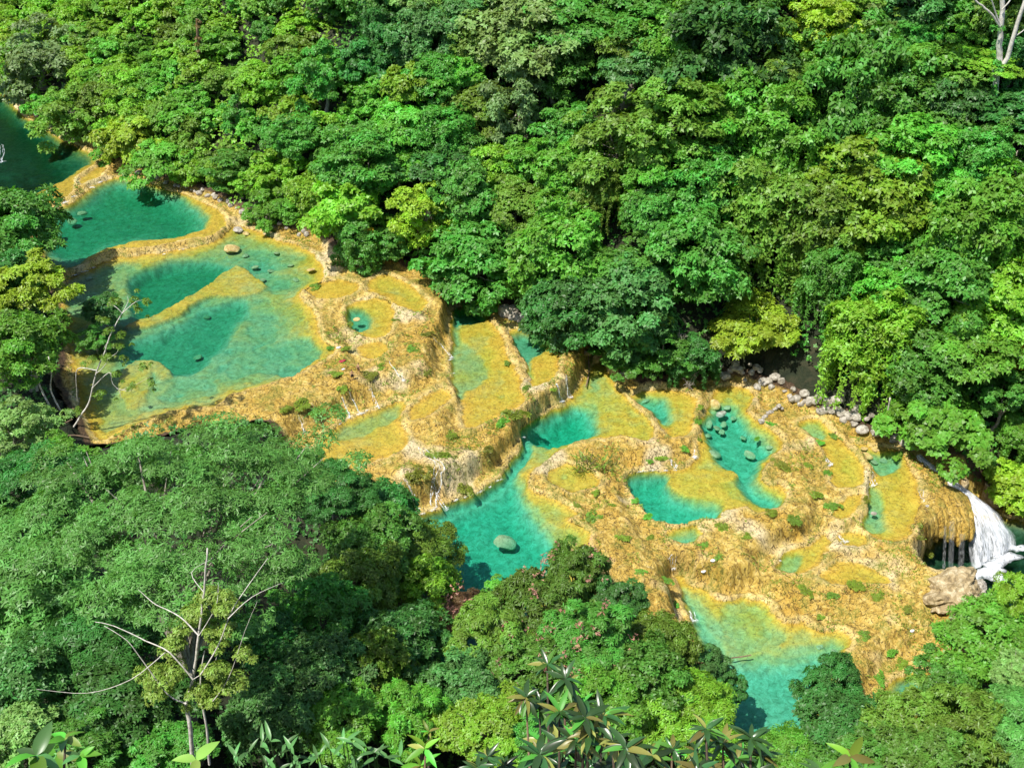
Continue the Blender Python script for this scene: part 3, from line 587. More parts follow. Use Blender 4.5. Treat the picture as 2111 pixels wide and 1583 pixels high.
# trees of the far slope that stand out: (u, v, crown radius in photo pixels, kind, colour, height of crown, label)
FARTREES = [
 (1690, 75, 62, 'round', 'yellowgreen', 8, 'glowing yellow-green tree high on the far slope against dark shade', 1.1),
 (1800, 395, 112, 'round', 'lime', 8, 'broad bright green dome of a tree halfway up the slope above the falls', .9),
 (1160, 530, 92, 'round', 'bright', 7, 'vivid green leafy tree above the corner pool, brightest of the lower slope', 1.2),
 (1545, 672, 72, 'layered', 'yellowgreen', 5, 'airy yellow-green tree overhanging the rocky shore beside bare grey twigs', .9),
 (1790, 695, 80, 'vine', 'lime', 6, 'vine-draped light green tree standing over the pale boulder shore', 1.1),
 (1930, 875, 92, 'shrub', 'bright', 4, 'bright green bush mass crouching beside the head of the big waterfall', .8),
 (2090, 1000, 55, 'shrub', 'yellowgreen', 4, 'yellow-green bush hanging over the dark gully beyond the waterfall', 1.1),
 (1300, 640, 95, 'round', 'bluegreen', 6, 'grey-green round tree leaning over the bank behind the overhung pool', 1.0),
 (1170, 640, 78, 'round', 'dark', 5, 'dark green dense tree over the mouth of the corner pool', 1.0),
 (1300, 575, 80, 'round', 'mid', 6, 'mid green tree below a tangle of dead grey branches', .9),
 (1280, 745, 50, 'shrub', 'mid', 2.5, 'low green bush reaching out over the shallow end of the lagoon', .7),
 (980, 560, 88, 'round', 'mid', 6, 'round green tree leaning over the top of the long pool', 1.0),
 (870, 450, 62, 'loose', 'yellowgreen', 6, 'small yellow-tinged tree above the travertine lobes', 1.0),
 (720, 430, 82, 'shrub', 'lime', 5, 'lime green bushy tree over the downstream end of the great pool', 1.1),
 (740, 510, 46, 'vine', 'mid', 4, 'drooping green tree trailing vines over the orange ledge pool', 1.1),
 (1390, 255, 95, 'round', 'olive', 8, 'olive green dome-shaped tree beside a pale rock scar', 1.0),
 (1270, 300, 90, 'loose', 'olive', 7, 'olive green loose tree below the pale rock scar', 1.0),
 (1050, 240, 66, 'loose', 'grey', 7, 'grey-green half bare tree wrapped in hanging dry creepers', 1.2),
 (1090, 70, 92, 'round', 'pale', 8, 'pale green tree high on the middle of the far slope', .9),
 (1200, 50, 88, 'layered', 'mid', 9, 'flat-topped green tree with one pale bare trunk below it', .8),
 (1610, 285, 95, 'vine', 'bright', 8, 'green tree smothered in creepers, next above the olive vine curtains', 1.0),
 (1570, 440, 98, 'vine', 'olive', 7, 'olive creeper-covered tree trailing long vine curtains', 1.2),
 (1690, 470, 90, 'vine', 'olive', 7, 'brownish green creeper tower beside the bright dome tree', 1.1),
 (1760, 190, 105, 'vine', 'mid', 8, 'tall column of green creepers below the glowing yellow-green tree', 1.4),
 (1480, 120, 110, 'round', 'dark', 9, 'large dark green tree high on the far slope', 1.1),
 (2030, 480, 105, 'vine', 'bright', 8, 'bright creeper-hung tree under the tall pale trunk', 1.1),
 (2085, 640, 80, 'round', 'lime', 7, 'light green rounded tree on the slope beyond the big waterfall', 1.0),
 (2095, 720, 42, 'shrub', 'gold', 7, 'golden yellow flowering crown amid green trees beyond the waterfall', 1.2),
 (1950, 600, 95, 'round', 'mid', 7, 'full green tree upslope of the big waterfall', 1.0),
 (1910, 760, 80, 'round', 'mid', 6, 'green tree directly above the bright bush mass at the falls', 1.0),
 (1880, 330, 90, 'round', 'bright', 8, 'green tree touching the bright dome tree on its downstream side', .9),
 (2020, 120, 60, 'layered', 'lime', 8, 'light green flat spray of foliage beside the tall pale trunk', .5),
 (1150, 130, 60, 'round', 'mid', 8, 'green tree just below the flat-topped tree high on the slope', 1.0),
 (1430, 540, 88, 'round', 'mid', 7, 'thick-leaved green tree upslope of the bare grey twigs', 1.0),
 (90, 140, 78, 'loose', 'grey', 5, 'grey-green feathery bush above the upstream pool', .9),
 (270, 290, 60, 'shrub', 'yellowgreen', 3, 'yellow-green bush hanging over the neck between the first two pools', 1.2),
 (330, 330, 58, 'layered', 'bright', 3, 'low green bush on the bank of the curved pool', .8),
 (150, 250, 60, 'loose', 'olive', 3, 'olive twiggy bush on the bank of the upstream pool', .8),
]
for i, (u, v, rp, kind, mat, hc, lab, fl) in enumerate(FARTREES):
    p = hit(u, v, hc); d = np.linalg.norm(p - [0, 0, CAMZ])
    plant_tree(p, rp * d / FPX, kind, mat, hc, 'forest_tree' if kind != 'shrub' else 'bush', lab, 'tree' if kind != 'shrub' else 'bush', 'trees of the far slope', flat=fl)
# the rest of the far forest
def in_view(x, y, z, mu=110, mv=170):
    u, v, f = pix(np.stack([x, y, z], -1)); return (u > -mu) & (u < PW + mu) & (v > -mv) & (v < PH + mu) & (f > 0), u, v
cand = rng.rand(26000, 2) * [520, 400] + [-300, 100]
cz = gz(cand[:, 0], cand[:, 1]); fsd = sdf(FAR, cand[:, 0], cand[:, 1]); ok, cu, cv = in_view(cand[:, 0], cand[:, 1], cz + 6)
ok &= (fsd > np.where((cu > 1430) & (cu < 1920), 5.5, 1.0)) & (cv < 1100)
placed = [(t[0][0], t[0][1], t[1]) for t in TREES]; fill = []
for i in np.nonzero(ok)[0]:
    left = cu[i] < 640 + 120 * math.sin(i); sp = 4.5 if left else 6.6
    if fsd[i] < 5: sp = min(sp, 4.2)
    x, y = cand[i]
    if all((x - a) ** 2 + (y - b) ** 2 > (.5 * sp + .42 * r_) ** 2 for a, b, r_ in placed):
        rr = sp * rnd.uniform(.6, 1.2) if left else sp * rnd.uniform(.6, 1.1)
        placed.append((x, y, rr * .9)); fill.append((i, rr, left))
    if len(fill) > 292: break
tiers = {}
COLW = {'lime': 'lime green', 'yellowgreen': 'yellow-green', 'bright': 'vivid green', 'mid': 'green', 'dark': 'dark green', 'bluegreen': 'grey-green', 'olive': 'olive', 'pale': 'pale green'}
KW = {'round': 'round-crowned tree', 'loose': 'ragged tree', 'vine': 'creeper-draped tree', 'layered': 'flat-sprayed tree', 'shrub': 'broad-leaved bush'}
for i, rr, left in fill:
    tiers.setdefault(int(min(fsd[i] // 8, 16)), []).append((cu[i], i, rr, left))
for t in sorted(tiers):
    for q, (u, i, rr, left) in enumerate(sorted(tiers[t])):
        x, y = cand[i]; q_ = rnd.random(); nn_ = fbm(x / 28, y / 28, 2, 40)
        if left:
            kind = 'shrub' if q_ < .62 else ('loose' if q_ < .8 else 'round'); mat = rnd.choice(['lime', 'lime', 'bright', 'bright', 'lime', 'olive', 'bright'] if u < 420 else ['lime', 'bright', 'bright', 'mid', 'olive', 'mid'])
            hc = rnd.uniform(.8, 2.6)
        else:
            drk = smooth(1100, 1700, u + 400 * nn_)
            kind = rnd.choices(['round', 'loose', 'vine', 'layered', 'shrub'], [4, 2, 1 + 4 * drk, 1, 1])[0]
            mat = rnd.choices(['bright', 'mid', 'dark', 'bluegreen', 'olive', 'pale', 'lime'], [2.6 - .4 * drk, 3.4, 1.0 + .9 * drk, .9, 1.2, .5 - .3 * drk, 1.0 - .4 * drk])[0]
            hc = rnd.uniform(4.5, 8)
        if fsd[i] < 4: hc = min(hc, 3.)
        z = float(gz(x, y))
        where = 'far waterline' if t == 0 else 'far slope\'s %s tier' % ORD[t]
        plant_tree(np.array([x, y, z + hc]), rr, kind, mat, hc, 'bush' if kind == 'shrub' else 'forest_tree', '%s %s, %s from the upstream end of the %s' % (COLW[mat], KW[kind], ORD[q], where), 'bush' if kind == 'shrub' else 'tree', 'trees of the far slope', flat=rnd.uniform(.8, 1.15))
print('far trees', len(TREES))
# undergrowth between the trees
def undergrowth(name, pts, seed, mats_by, hmax, L, Wd, label):
    r = np.random.RandomState(seed); z = gz(pts[:, 0], pts[:, 1]); n = len(pts)
    hn = np.clip(.5 + 1.1 * fbm(pts[:, 0] / 4, pts[:, 1] / 4, 3, 50), 0, 1)
    P = np.stack([pts[:, 0], pts[:, 1], z + .15 + hn * hmax * (.4 + .6 * r.rand(n))], -1)
    U = nrm(r.normal(size=(n, 3)) * .45 + np.array([0, -.45, .9]))
    a = rosettes(r, P, U, 5, L, Wd, .2, tint=np.clip(.5 + .6 * fbm(pts[:, 0] / 6, pts[:, 1] / 6, 3, 51) + .15 * r.normal(size=n), 0, 1))
    return obj(name, leaf_mesh(name, *a), LM[mats_by], kind='stuff', label=label, category='undergrowth')
q = rng.rand(330000, 2) * [520, 400] + [-300, 100]; qz = gz(q[:, 0], q[:, 1]); qf = sdf(FAR, q[:, 0], q[:, 1]); qo, qu, qv = in_view(q[:, 0], q[:, 1], qz + 3, 60, 90)
qo &= (qf > np.where((qu > 1430) & (qu < 1920), 4.5, .9)) & (qv < 1110); q, qu, qf = q[qo], qu[qo], qf[qo]
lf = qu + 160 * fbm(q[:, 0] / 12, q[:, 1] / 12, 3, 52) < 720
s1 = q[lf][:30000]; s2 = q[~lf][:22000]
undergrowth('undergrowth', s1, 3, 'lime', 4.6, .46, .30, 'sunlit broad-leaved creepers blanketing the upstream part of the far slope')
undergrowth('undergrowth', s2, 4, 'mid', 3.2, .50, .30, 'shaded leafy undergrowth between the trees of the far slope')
# ---------------------------------------------------------------- trees of the near slope: (u, v, crown radius px, kind, colour, crown height, label, flatness)
NEARTREES = [
 (30, 470, 95, 'nearround', 'mid', 9, 'dark green tree beside the curved pool at the upstream end of the near bank', 1.1),
 (65, 600, 82, 'nearloose', 'yellowgreen', 9, 'sunlit yellow-green tree standing against the great pool', 1.1),
 (40, 715, 92, 'nearround', 'bright', 8, 'green tree with bare grey trunks showing above the brown bank', 1.0),
 (15, 590, 80, 'nearround', 'dark', 8, 'shadowed dark tree behind the sunlit yellow-green one', 1.0),
 (40, 890, 78, 'nearloose', 'pale', 6, 'pale green tree next to the brown earth bank', 1.0),
 (115, 955, 62, 'nearround', 'bright', 5, 'bright green low tree below the brown earth bank', .9),
 (215, 640, 42, 'nearround', 'dark', 4, 'dark bush behind the spindly white-limbed tree', .9),
 (200, 700, 38, 'nearloose', 'mid', 3, 'small green bush at the foot of the spindly white-limbed tree', .9),
 (40, 1000, 90, 'nearfeather', 'dark', 9, 'dark feathery tree in the shade upstream of the giant tree', 1.0),
 (30, 1200, 130, 'nearfeather', 'feather', 9, 'feathery green tree touching the giant tree on its upstream side', 1.0),
 (690, 1010, 72, 'nearfeather', 'dark', 9, 'dark feathery tree at the edge of the hanging pool', 1.0),
 (610, 960, 60, 'nearfeather', 'feather', 9, 'small feathery tree under the rock face below the great pool', .9),
 (800, 1060, 78, 'nearround', 'dark', 7, 'dark rounded tree beside the foot of the travertine lobes', 1.0),
 (765, 1130, 92, 'nearround', 'mid', 8, 'round-leaved green tree uphill of the dark rounded one', 1.0),
 (850, 1135, 84, 'nearfeather', 'olive', 8, 'olive feathery tree spreading over the edge of the lagoon', 1.0),
 (875, 1215, 92, 'nearvine', 'lime', 8, 'light green creeper-covered tree next to the lagoon', 1.0),
 (950, 1262, 55, 'nearfeather', 'rust', 8, 'reddish-tipped thin tree at the near shore of the lagoon', 1.0),
 (745, 1210, 92, 'nearround', 'olive', 8, 'olive green tree tangled with creepers below the round-leaved one', 1.1),
 (1185, 1190, 76, 'nearmango', 'mango', 8, 'conical dark green tree rising into the lagoon, its tips pinkish', 1.3),
 (1050, 1230, 46, 'nearround', 'bright', 6, 'small bright green tree at the rim of the lagoon', .7),
 (1110, 1260, 92, 'nearmango', 'mango', 8, 'golden-edged dark tree before the conical one', 1.1),
 (1275, 1250, 66, 'nearmango', 'dark', 7, 'dark green tree overlapping the travertine spit', 1.0),
 (1210, 1330, 100, 'nearmango', 'mid', 9, 'large green tree with dusty pink flower sprays', 1.1),
 (1000, 1320, 92, 'nearmango', 'olive', 9, 'brownish green tree beside the gap showing turquoise water', 1.1),
 (1080, 1370, 92, 'nearround', 'mango', 9, 'dark olive tree below the golden-edged one', 1.0),
 (1350, 1330, 84, 'nearfeather', 'olive', 7, 'thin olive-brown tree at the end of the travertine spit', 1.1),
 (1330, 1400, 86, 'nearround', 'mid', 9, 'upright green tree behind the big-leaved foreground plants', 1.2),
 (1440, 1375, 62, 'nearmango', 'bluegreen', 7, 'grey-green small-leaved tree bordering the lower pool', 1.0),
 (1500, 1420, 44, 'nearmango', 'dark', 7, 'dark drooping bough-tree overhanging the lower pool', 1.2),
 (1420, 1480, 100, 'nearfeather', 'lime', 9, 'bright light green fern-leaved tree beside the lower pool', 1.0),
 (830, 1330, 96, 'nearround', 'dark', 9, 'dark green tree upstream of the gap showing turquoise water', 1.1),
 (790, 1390, 82, 'nearvine', 'olive', 9, 'olive creeper column standing over deep shade', 1.4),
 (960, 1420, 86, 'nearround', 'bluegreen', 9, 'grey-green tree next to the black hollow', 1.0),
 (660, 1260, 100, 'nearloose', 'mid', 10, 'loose green tree downstream of the giant tree', 1.0),
 (660, 1390, 100, 'nearround', 'bluegreen', 10, 'blue-green tree under the loose green one', 1.0),
 (560, 1330, 80, 'nearround', 'dark', 9, 'dark tree in the shade of the giant tree', 1.0),
 (560, 1470, 96, 'nearround', 'bluegreen', 9, 'blue-green tree behind the ginger leaves', 1.0),
 (700, 1490, 92, 'nearround', 'bright', 9, 'green tree at the frame of the ginger leaves', .9),
 (850, 1480, 88, 'nearmango', 'bright', 9, 'narrow-leaved green tree beside the red-stemmed sapling', 1.0),
 (1000, 1500, 92, 'nearround', 'lime', 9, 'lime green finely leaved tree below the black hollow', .9),
 (1110, 1520, 70, 'nearround', 'mid', 9, 'green tree under the big-leaved foreground plants', .9),
 (1250, 1440, 82, 'nearround', 'bright', 9, 'bright tree glimpsed behind the big-leaved foreground plants', 1.0),
 (55, 1420, 100, 'nearround', 'bluegreen', 9, 'silvery green small-leaved tree at the upstream foreground corner', 1.3),
 (30, 1545, 90, 'nearround', 'pale', 9, 'pale silvery bush under the small-leaved corner tree', .9),
 (190, 1350, 110, 'nearfeather', 'dark', 9, 'dark feathery tree under the giant tree', .9),
 (250, 1470, 120, 'nearround', 'dark', 9, 'broad dark tree around the foot of the pale-limbed tree', .9),
 (170, 1540, 90, 'nearmango', 'mid', 9, 'green tree behind the white-tipped sapling', .9),
 (340, 1550, 90, 'nearround', 'mid', 9, 'green tree around the base of the pale-limbed trunk', .8),
 (1715, 1420, 72, 'nearmango', 'dark', 7, 'dark glossy tree standing in front of the lower pool', 1.2),
 (1730, 1510, 92, 'nearround', 'dark', 7, 'dark green tree below the dark glossy one', 1.0),
 (1640, 1560, 84, 'nearfeather', 'bright', 7, 'bright green feathery tree closing the lower pool', .9),
 (1790, 1570, 84, 'nearround', 'mid', 7, 'green tree by the last strip of ochre rock', .9),
 (1880, 1500, 92, 'nearround', 'olive', 7, 'olive grey tree beside the mossy pool', 1.0),
 (1950, 1415, 76, 'nearloose', 'mid', 6, 'green tree with a twisted pale stem near the mossy pool', 1.0),
 (2035, 1330, 92, 'nearround', 'bright', 7, 'sunny green tree at the edge of the drop to the river', 1.0),
 (2095, 1240, 56, 'nearloose', 'lime', 8, 'lime green branch-tree in front of the river pool', 1.1),
 (2095, 1395, 52, 'nearround', 'pale', 8, 'pale grey-green tree at the downstream margin', 1.0),
 (1990, 1500, 100, 'nearmango', 'olive', 8, 'large grey-green tree near the downstream foreground corner', 1.0),
 (2085, 1510, 90, 'nearfeather', 'feather', 8, 'feathery green tree at the downstream foreground corner', 1.0),
 (1900, 1575, 90, 'nearround', 'mango', 8, 'dark olive tree at the foot of the grey-green one', .9),
]
for u, v, rp, kind, mat, hc, lab, fl in NEARTREES:
    p = hit(u, v, hc); d = np.linalg.norm(p - [0, 0, CAMZ])
    t_ = plant_tree(p, rp * d / FPX, kind, mat, hc, 'bush' if hc < 5 else 'riverside_tree', lab, 'bush' if hc < 5 else 'tree', 'trees of the near slope', flat=fl)
    if 'pink' in lab or 'flower' in lab or 'golden-edged' in lab or 'reddish' in lab:     # flower sprays
        r = np.random.RandomState(hash_(lab)); n = 26 if 'dusty' in lab else 14; dr = rand_dirs(r, n); dr[:, 2] = np.abs(dr[:, 2]); dr[:, 1] -= .5; dr = nrm(dr)
        rad = rp * d / FPX; Q = np.repeat(dr * rad * np.array([.95, .95, .85 * fl]), 9, 0) + r.normal(size=(n * 9, 3)) * .28
        fo = obj('flower_sprays', leaf_mesh('flower_sprays', *rosettes(r, Q, nrm(r.normal(size=Q.shape) + [0, 0, 1]), 4, .2, .11)), LM['pink'], t_)
        fo.location = (0, 0, hc); fo.rotation_euler = (0, 0, -t_.rotation_euler[2])
# near undergrowth
q = rng.rand(90000, 2) * [330, 200] + [-170, 8]; qz = gz(q[:, 0], q[:, 1]); qn = sdf(NEAR, q[:, 0], q[:, 1]); qo, qu, qv = in_view(q[:, 0], q[:, 1], qz + 3, 60, 90)
qo &= (qn > 1.5) & ~((qu > 95) & (qu < 250) & (qv > 760) & (qv < 960)); q = q[qo][:15000]
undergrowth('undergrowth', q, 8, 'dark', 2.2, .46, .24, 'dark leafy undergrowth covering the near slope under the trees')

def at_y(u, v, y):
    dx, dy, dz = ray(u, v); t = y / dy; return np.array([dx * t, y, CAMZ + dz * t])
def skeleton_tree(name, label, cat, base, paths, clumps, bark, leaf, group=None, dist=None, ksize=(.36, .15), dens=60, up=.5):
    """base: photo pixel of the foot; paths: limbs as pixel polylines with start and end radius and a lean in depth; clumps: leaf tufts"""
    b = hit(*base); y0 = b[1] if dist is None else dist; foot = at_y(*base, y0)
    root = empty(name, tuple(foot), label=label, category=cat)
    if group: root['group'] = group
    first = True
    for pl, r0, r1, dep in paths:
        g = Geo(); q = catmull(pl, 4, False); n = len(q); P = np.array([at_y(u, v, y0 + dep * (k / (n - 1)) ** 1.2) for k, (u, v) in enumerate(q)])
        P += rng.normal(size=P.shape) * r0 * .12; P -= foot
        g.tube(P, np.linspace(r0, r1, n), 6); o = obj('trunk' if first else 'limb', g.mesh('limb'), bark, root); first = False
    if clumps:
        r = np.random.RandomState(hash_(label)); parts = []
        for u, v, rad, dep in [(u + r.normal() * j * 9 * rad, v + r.normal() * j * 9 * rad, rad * (.8 - .22 * j), dep + j * r.normal()) for u, v, rad, dep in clumps for j in range(3)]:
            c = at_y(u, v, y0 + dep) - foot; n = int(dens * rad * rad) + 8; dr = rand_dirs(r, n); dr[:, 2] = np.abs(dr[:, 2]) * .8 - .15
            parts.append(rosettes(r, c + dr * rad * (.6 + .5 * r.rand(n, 1)) * np.array([1, 1, .7]), nrm(dr + [0, 0, up]), 5, *ksize, tint=np.clip(.5 + .25 * r.normal(size=n), 0, 1)))
        obj('crown', leaf_mesh('crown', *[np.concatenate(x) for x in zip(*parts)]), LM[leaf], root)
    return root
# the giant feathery tree
gb_ = hit(405, 1575); gy = gb_[1]
gc = at_y(375, 1070, gy + 9); foot = np.array([gb_[0], gb_[1], gb_[2]])
gt = empty('giant_tree', tuple(foot), label='giant wide-spreading feathery tree filling the near slope below the great pool', category='tree')
gme, gcen = crown_mesh('crown', 5, R=(15.5, 12.5, 6.), nb=190, per=80, bough=(1.5, 2.6), flat=.22, k=5, L=.44, Wd=.12, lift=.03, zmin=.0, gap=.10, shell=(.55, 1.04))
o = obj('crown', gme, LM['feather'], gt); o.location = tuple(gc - foot)
def limb(pl, r0, r1, nm='limb'):
    g = Geo(); q = catmull(pl, 4, False); g.tube(q + rng.normal(size=q.shape) * r0 * .1, np.linspace(r0, r1, len(q)), 6); obj(nm, g.mesh(nm), B_GREY, gt)
fork = (gc - foot) * [.25, .35, .42]
limb([(0, 0, 0), fork * [.3, .4, .5], fork], .8, .6, 'trunk')
r_g = np.random.RandomState(4)
for j in range(16):
    e = gcen[r_g.randint(len(gcen))] * [.92, .92, .9] + (gc - foot); m = fork + (e - fork) * .5 + [0, 0, 2.2]
    limb([tuple(fork), tuple(m), tuple(e)], .34, .06)
    for k_ in range(2):
        e2 = e + r_g.normal(size=3) * [2.6, 2.6, .8]; limb([tuple(m), tuple((m + e2) / 2 + [0, 0, .5]), tuple(e2)], .13, .03)
# pale-limbed tree with yellowish tufts in front of it
skeleton_tree('epiphyte_tree', 'pale-limbed tree carrying yellowish leaf tufts before the giant tree', 'tree', (402, 1640),
 [([(402, 1640), (392, 1500), (384, 1450), (398, 1400), (410, 1310), (420, 1220), (428, 1130)], 0.22, 0.06, 3), ([(432, 1575), (426, 1500), (416, 1440), (414, 1390), (422, 1340)], 0.12, 0.05, 2),
  ([(384, 1450), (345, 1430), (300, 1370), (262, 1320), (215, 1290)], 0.08, 0.02, 2), ([(398, 1400), (350, 1345), (300, 1320), (235, 1290), (190, 1280)], 0.08, 0.02, 3), ([(410, 1310), (370, 1270), (320, 1245), (285, 1215)], 0.07, 0.02, 4),
  ([(414, 1390), (450, 1330), (480, 1255), (520, 1195), (552, 1150)], 0.07, 0.02, 2), ([(470, 1275), (520, 1230), (585, 1200)], 0.05, 0.01, 2), ([(426, 1460), (470, 1400), (505, 1300), (530, 1240)], 0.05, 0.01, 1),
  ([(340, 1345), (270, 1400), (180, 1428), (75, 1420)], 0.05, 0.01, 1), ([(420, 1220), (395, 1180), (440, 1150)], 0.04, 0.01, 3), ([(410, 1310), (445, 1250), (450, 1200)], 0.04, 0.01, 3), ([(398, 1400), (440, 1370), (450, 1330)], 0.04, 0.01, 2)],
 [(432, 1228, 1.50, 3), (398, 1262, 1.38, 3), (470, 1252, 1.38, 2), (372, 1290, 1.50, 3), (352, 1335, 1.38, 2), (315, 1390, 1.65, 2), (345, 1402, 1.38, 2), (452, 1382, 1.38, 2), (482, 1405, 1.65, 1), (432, 1440, 1.38, 1), (452, 1330, 1.14, 2), (318, 1430, 1.26, 1), (440, 1290, 1.26, 3), (410, 1420, 1.14, 1), (500, 1345, 1.01, 1), (360, 1375, 1.14, 1), (470, 1300, 1.01, 2)],
 B_PALE, 'epiphyte', ksize=(.28, .13), dens=75, dist=gy - 8)
# spindly tree by the water
skeleton_tree('spindly_tree', 'spindly white-limbed tree leaning over the great pool from a brown bank', 'tree', (152, 880),
 [([(152, 880), (168, 855), (184, 828), (198, 770), (214, 730), (226, 695), (238, 670), (252, 646)], 0.15, 0.06, 2), ([(252, 646), (240, 634), (228, 628), (218, 632)], 0.05, 0.01, 1), ([(252, 646), (264, 622), (262, 610)], 0.05, 0.01, 2), ([(252, 646), (280, 622), (300, 620)], 0.05, 0.01, 2),
  ([(198, 770), (212, 758), (222, 740), (216, 715), (224, 706)], 0.06, 0.02, 0), ([(222, 740), (240, 728), (246, 716)], 0.04, 0.01, 0), ([(190, 800), (225, 768), (232, 790), (246, 806), (250, 825)], 0.06, 0.02, -1), ([(240, 800), (265, 806), (285, 800)], 0.04, 0.01, -1), ([(200, 764), (160, 760), (158, 800), (160, 830)], 0.07, 0.04, 1), ([(246, 806), (285, 790), (310, 775)], 0.03, 0.01, -1)],
 [(232, 626, .9, 1), (275, 618, .9, 2), (304, 622, .7, 2), (212, 660, .8, 1), (250, 690, .9, 1), (222, 735, .8, 0), (246, 715, .7, 0), (295, 760, .8, -1), (312, 785, .7, -1), (208, 810, .8, -1), (270, 800, .7, -1), (160, 848, .7, 1), (240, 770, .8, 0), (260, 740, .6, 0), (228, 680, .8, 1), (190, 740, .8, 0), (285, 640, .6, 1)],
 B_PALE, 'olive', ksize=(.30, .12), dens=46)
skeleton_tree('bare_trunk', 'pair of bare pale trunks rising from the brown earth bank', 'tree trunk', (108, 850), [([(108, 852), (98, 828), (84, 800), (76, 775), (70, 740)], 0.15, 0.10, 1), ([(124, 845), (112, 822), (104, 800), (106, 770), (100, 735)], 0.12, 0.08, 1)], None, B_PALE, 'mid')
# tall pale trunk high on the far slope
skeleton_tree('pale_trunk_tree', 'tall tree with a forked pale trunk rising out of the far forest', 'tree', (2040, 285),
 [([(2040, 285), (2048, 210), (2058, 140), (2062, 80), (2066, 20), (2072, -70)], .62, .34, 1), ([(2056, 150), (2076, 120), (2094, 60), (2112, 5), (2130, -60)], .42, .24, 0), ([(2062, 55), (2042, 28), (2018, 8), (1998, -8), (1960, -40)], .22, .1, -1), ([(2062, 55), (2050, 20), (2040, -10)], .15, .08, -1), ([(2066, 20), (2082, 2), (2092, -20)], .14, .06, 0), ([(2088, 78), (2104, 68), (2118, 56)], .12, .05, 0), ([(2042, 270), (2048, 190), (2046, 140)], .2, .1, -1)],
 [(2072, -170, 5, 2), (2150, -140, 5, 2), (1960, -120, 4.5, 0), (2055, 130, .9, 0), (2050, 190, .8, -1), (2062, 60, .8, 0)], B_PALE, 'mid', ksize=(.5, .26), dens=14)
# leafless thickets
def dead_tree(u, v, hgt, seed, label, off=2., bark=B_GREY):
    p = hit(u, v, off); r = np.random.RandomState(seed); root = empty('dead_tree', (p[0], p[1], p[2] - off), label=label, category='dead tree', group='bare trees of the far slope')
    def grow(s, d, ln, rad, lev):
        g = Geo(); e = s + d * ln; m = (s + e) / 2 + r.normal(size=3) * ln * .14; g.tube(catmull([s, m, e], 3, False), np.linspace(rad, rad * .6, 7), 5)
        parts.append(g)
        if lev:
            for _ in range(3): grow(s + (e - s) * r.uniform(.5, 1.), nrm(d + r.normal(size=3) * .75 + [0, -.15, .1]), ln * r.uniform(.55, .85), rad * .58, lev - 1)
    parts = []
    grow(np.zeros(3), nrm(np.array([r.normal() * .4, -.5, 1.])), hgt * .5, .16, 3)
    for k, g in enumerate(parts[:13]): obj('trunk' if k == 0 else 'branch', g.mesh('branch'), bark, root)
    gg = Geo()
    for g in parts[13:]:
        for Vv, Ff in [(np.concatenate(g.V), np.concatenate(g.F))]: gg.add(Vv, Ff)
    obj('twigs', gg.mesh('twigs'), bark, root)
dead_tree(1310, 560, 7, 1, 'tangle of dead grey branches over a round green tree'); dead_tree(1345, 570, 6, 8, 'second dead grey tangle, downstream of the first one')
dead_tree(1455, 740, 7, 2, 'bare grey twiggy tree beside the airy yellow-green tree', 1.5); dead_tree(1040, 190, 6, 3, 'dry pale creeper skeleton in the middle of the far slope', 6.)
dead_tree(1400, 650, 5, 12, 'bare pale branches poking from the grey-green tree over the overhung pool', 6.); dead_tree(165, 240, 5, 5, 'leafless pale thicket on the bank of the upstream pool', 1.5)
dead_tree(1420, 790, 4, 9, 'low bare twigs hanging over the overhung pool', 1.0); dead_tree(1340, 30, 6, 13, 'pale bare branches near the top of the far slope', 9.)
# ---------------------------------------------------------------- large-leaved plants in the foreground
def blades(specs, nseg=5):
    """long leaves with a midrib: P, D, N, length, width, curl"""
    Vs, Fs, Ts, n = [], [], [], 0
    t = np.linspace(0, 1, nseg + 1); prof = np.sin(np.clip(t * 1.02, 0, 1) ** .75 * math.pi) ** .7; prof[0] = .06; prof[-1] = .02
    for P, D, Nn, L, Wd, curl, tint in specs:
        D = nrm(np.array(D, float)); S = nrm(np.cross(D, Nn)); Nn = np.cross(S, D)
        mid = np.array(P)[None] + D[None] * (L * t)[:, None] - Nn[None] * (curl * L * t ** 2)[:, None]
        ed = (Wd * .5 * prof)[:, None]; up = Nn[None] * (ed * .35)
        V = np.stack([mid - S * ed + up, mid, mid + S * ed + up], 1).reshape(-1, 3)
        F = [[i * 3 + j, i * 3 + j + 1, i * 3 + j + 4, i * 3 + j + 3] for i in range(nseg) for j in range(2)]
        Vs.append(V); Fs.append(np.array(F) + n); n += len(V); Ts.append(np.full(len(V), tint))
    return np.concatenate(Vs), np.concatenate(Fs), np.concatenate(Ts)
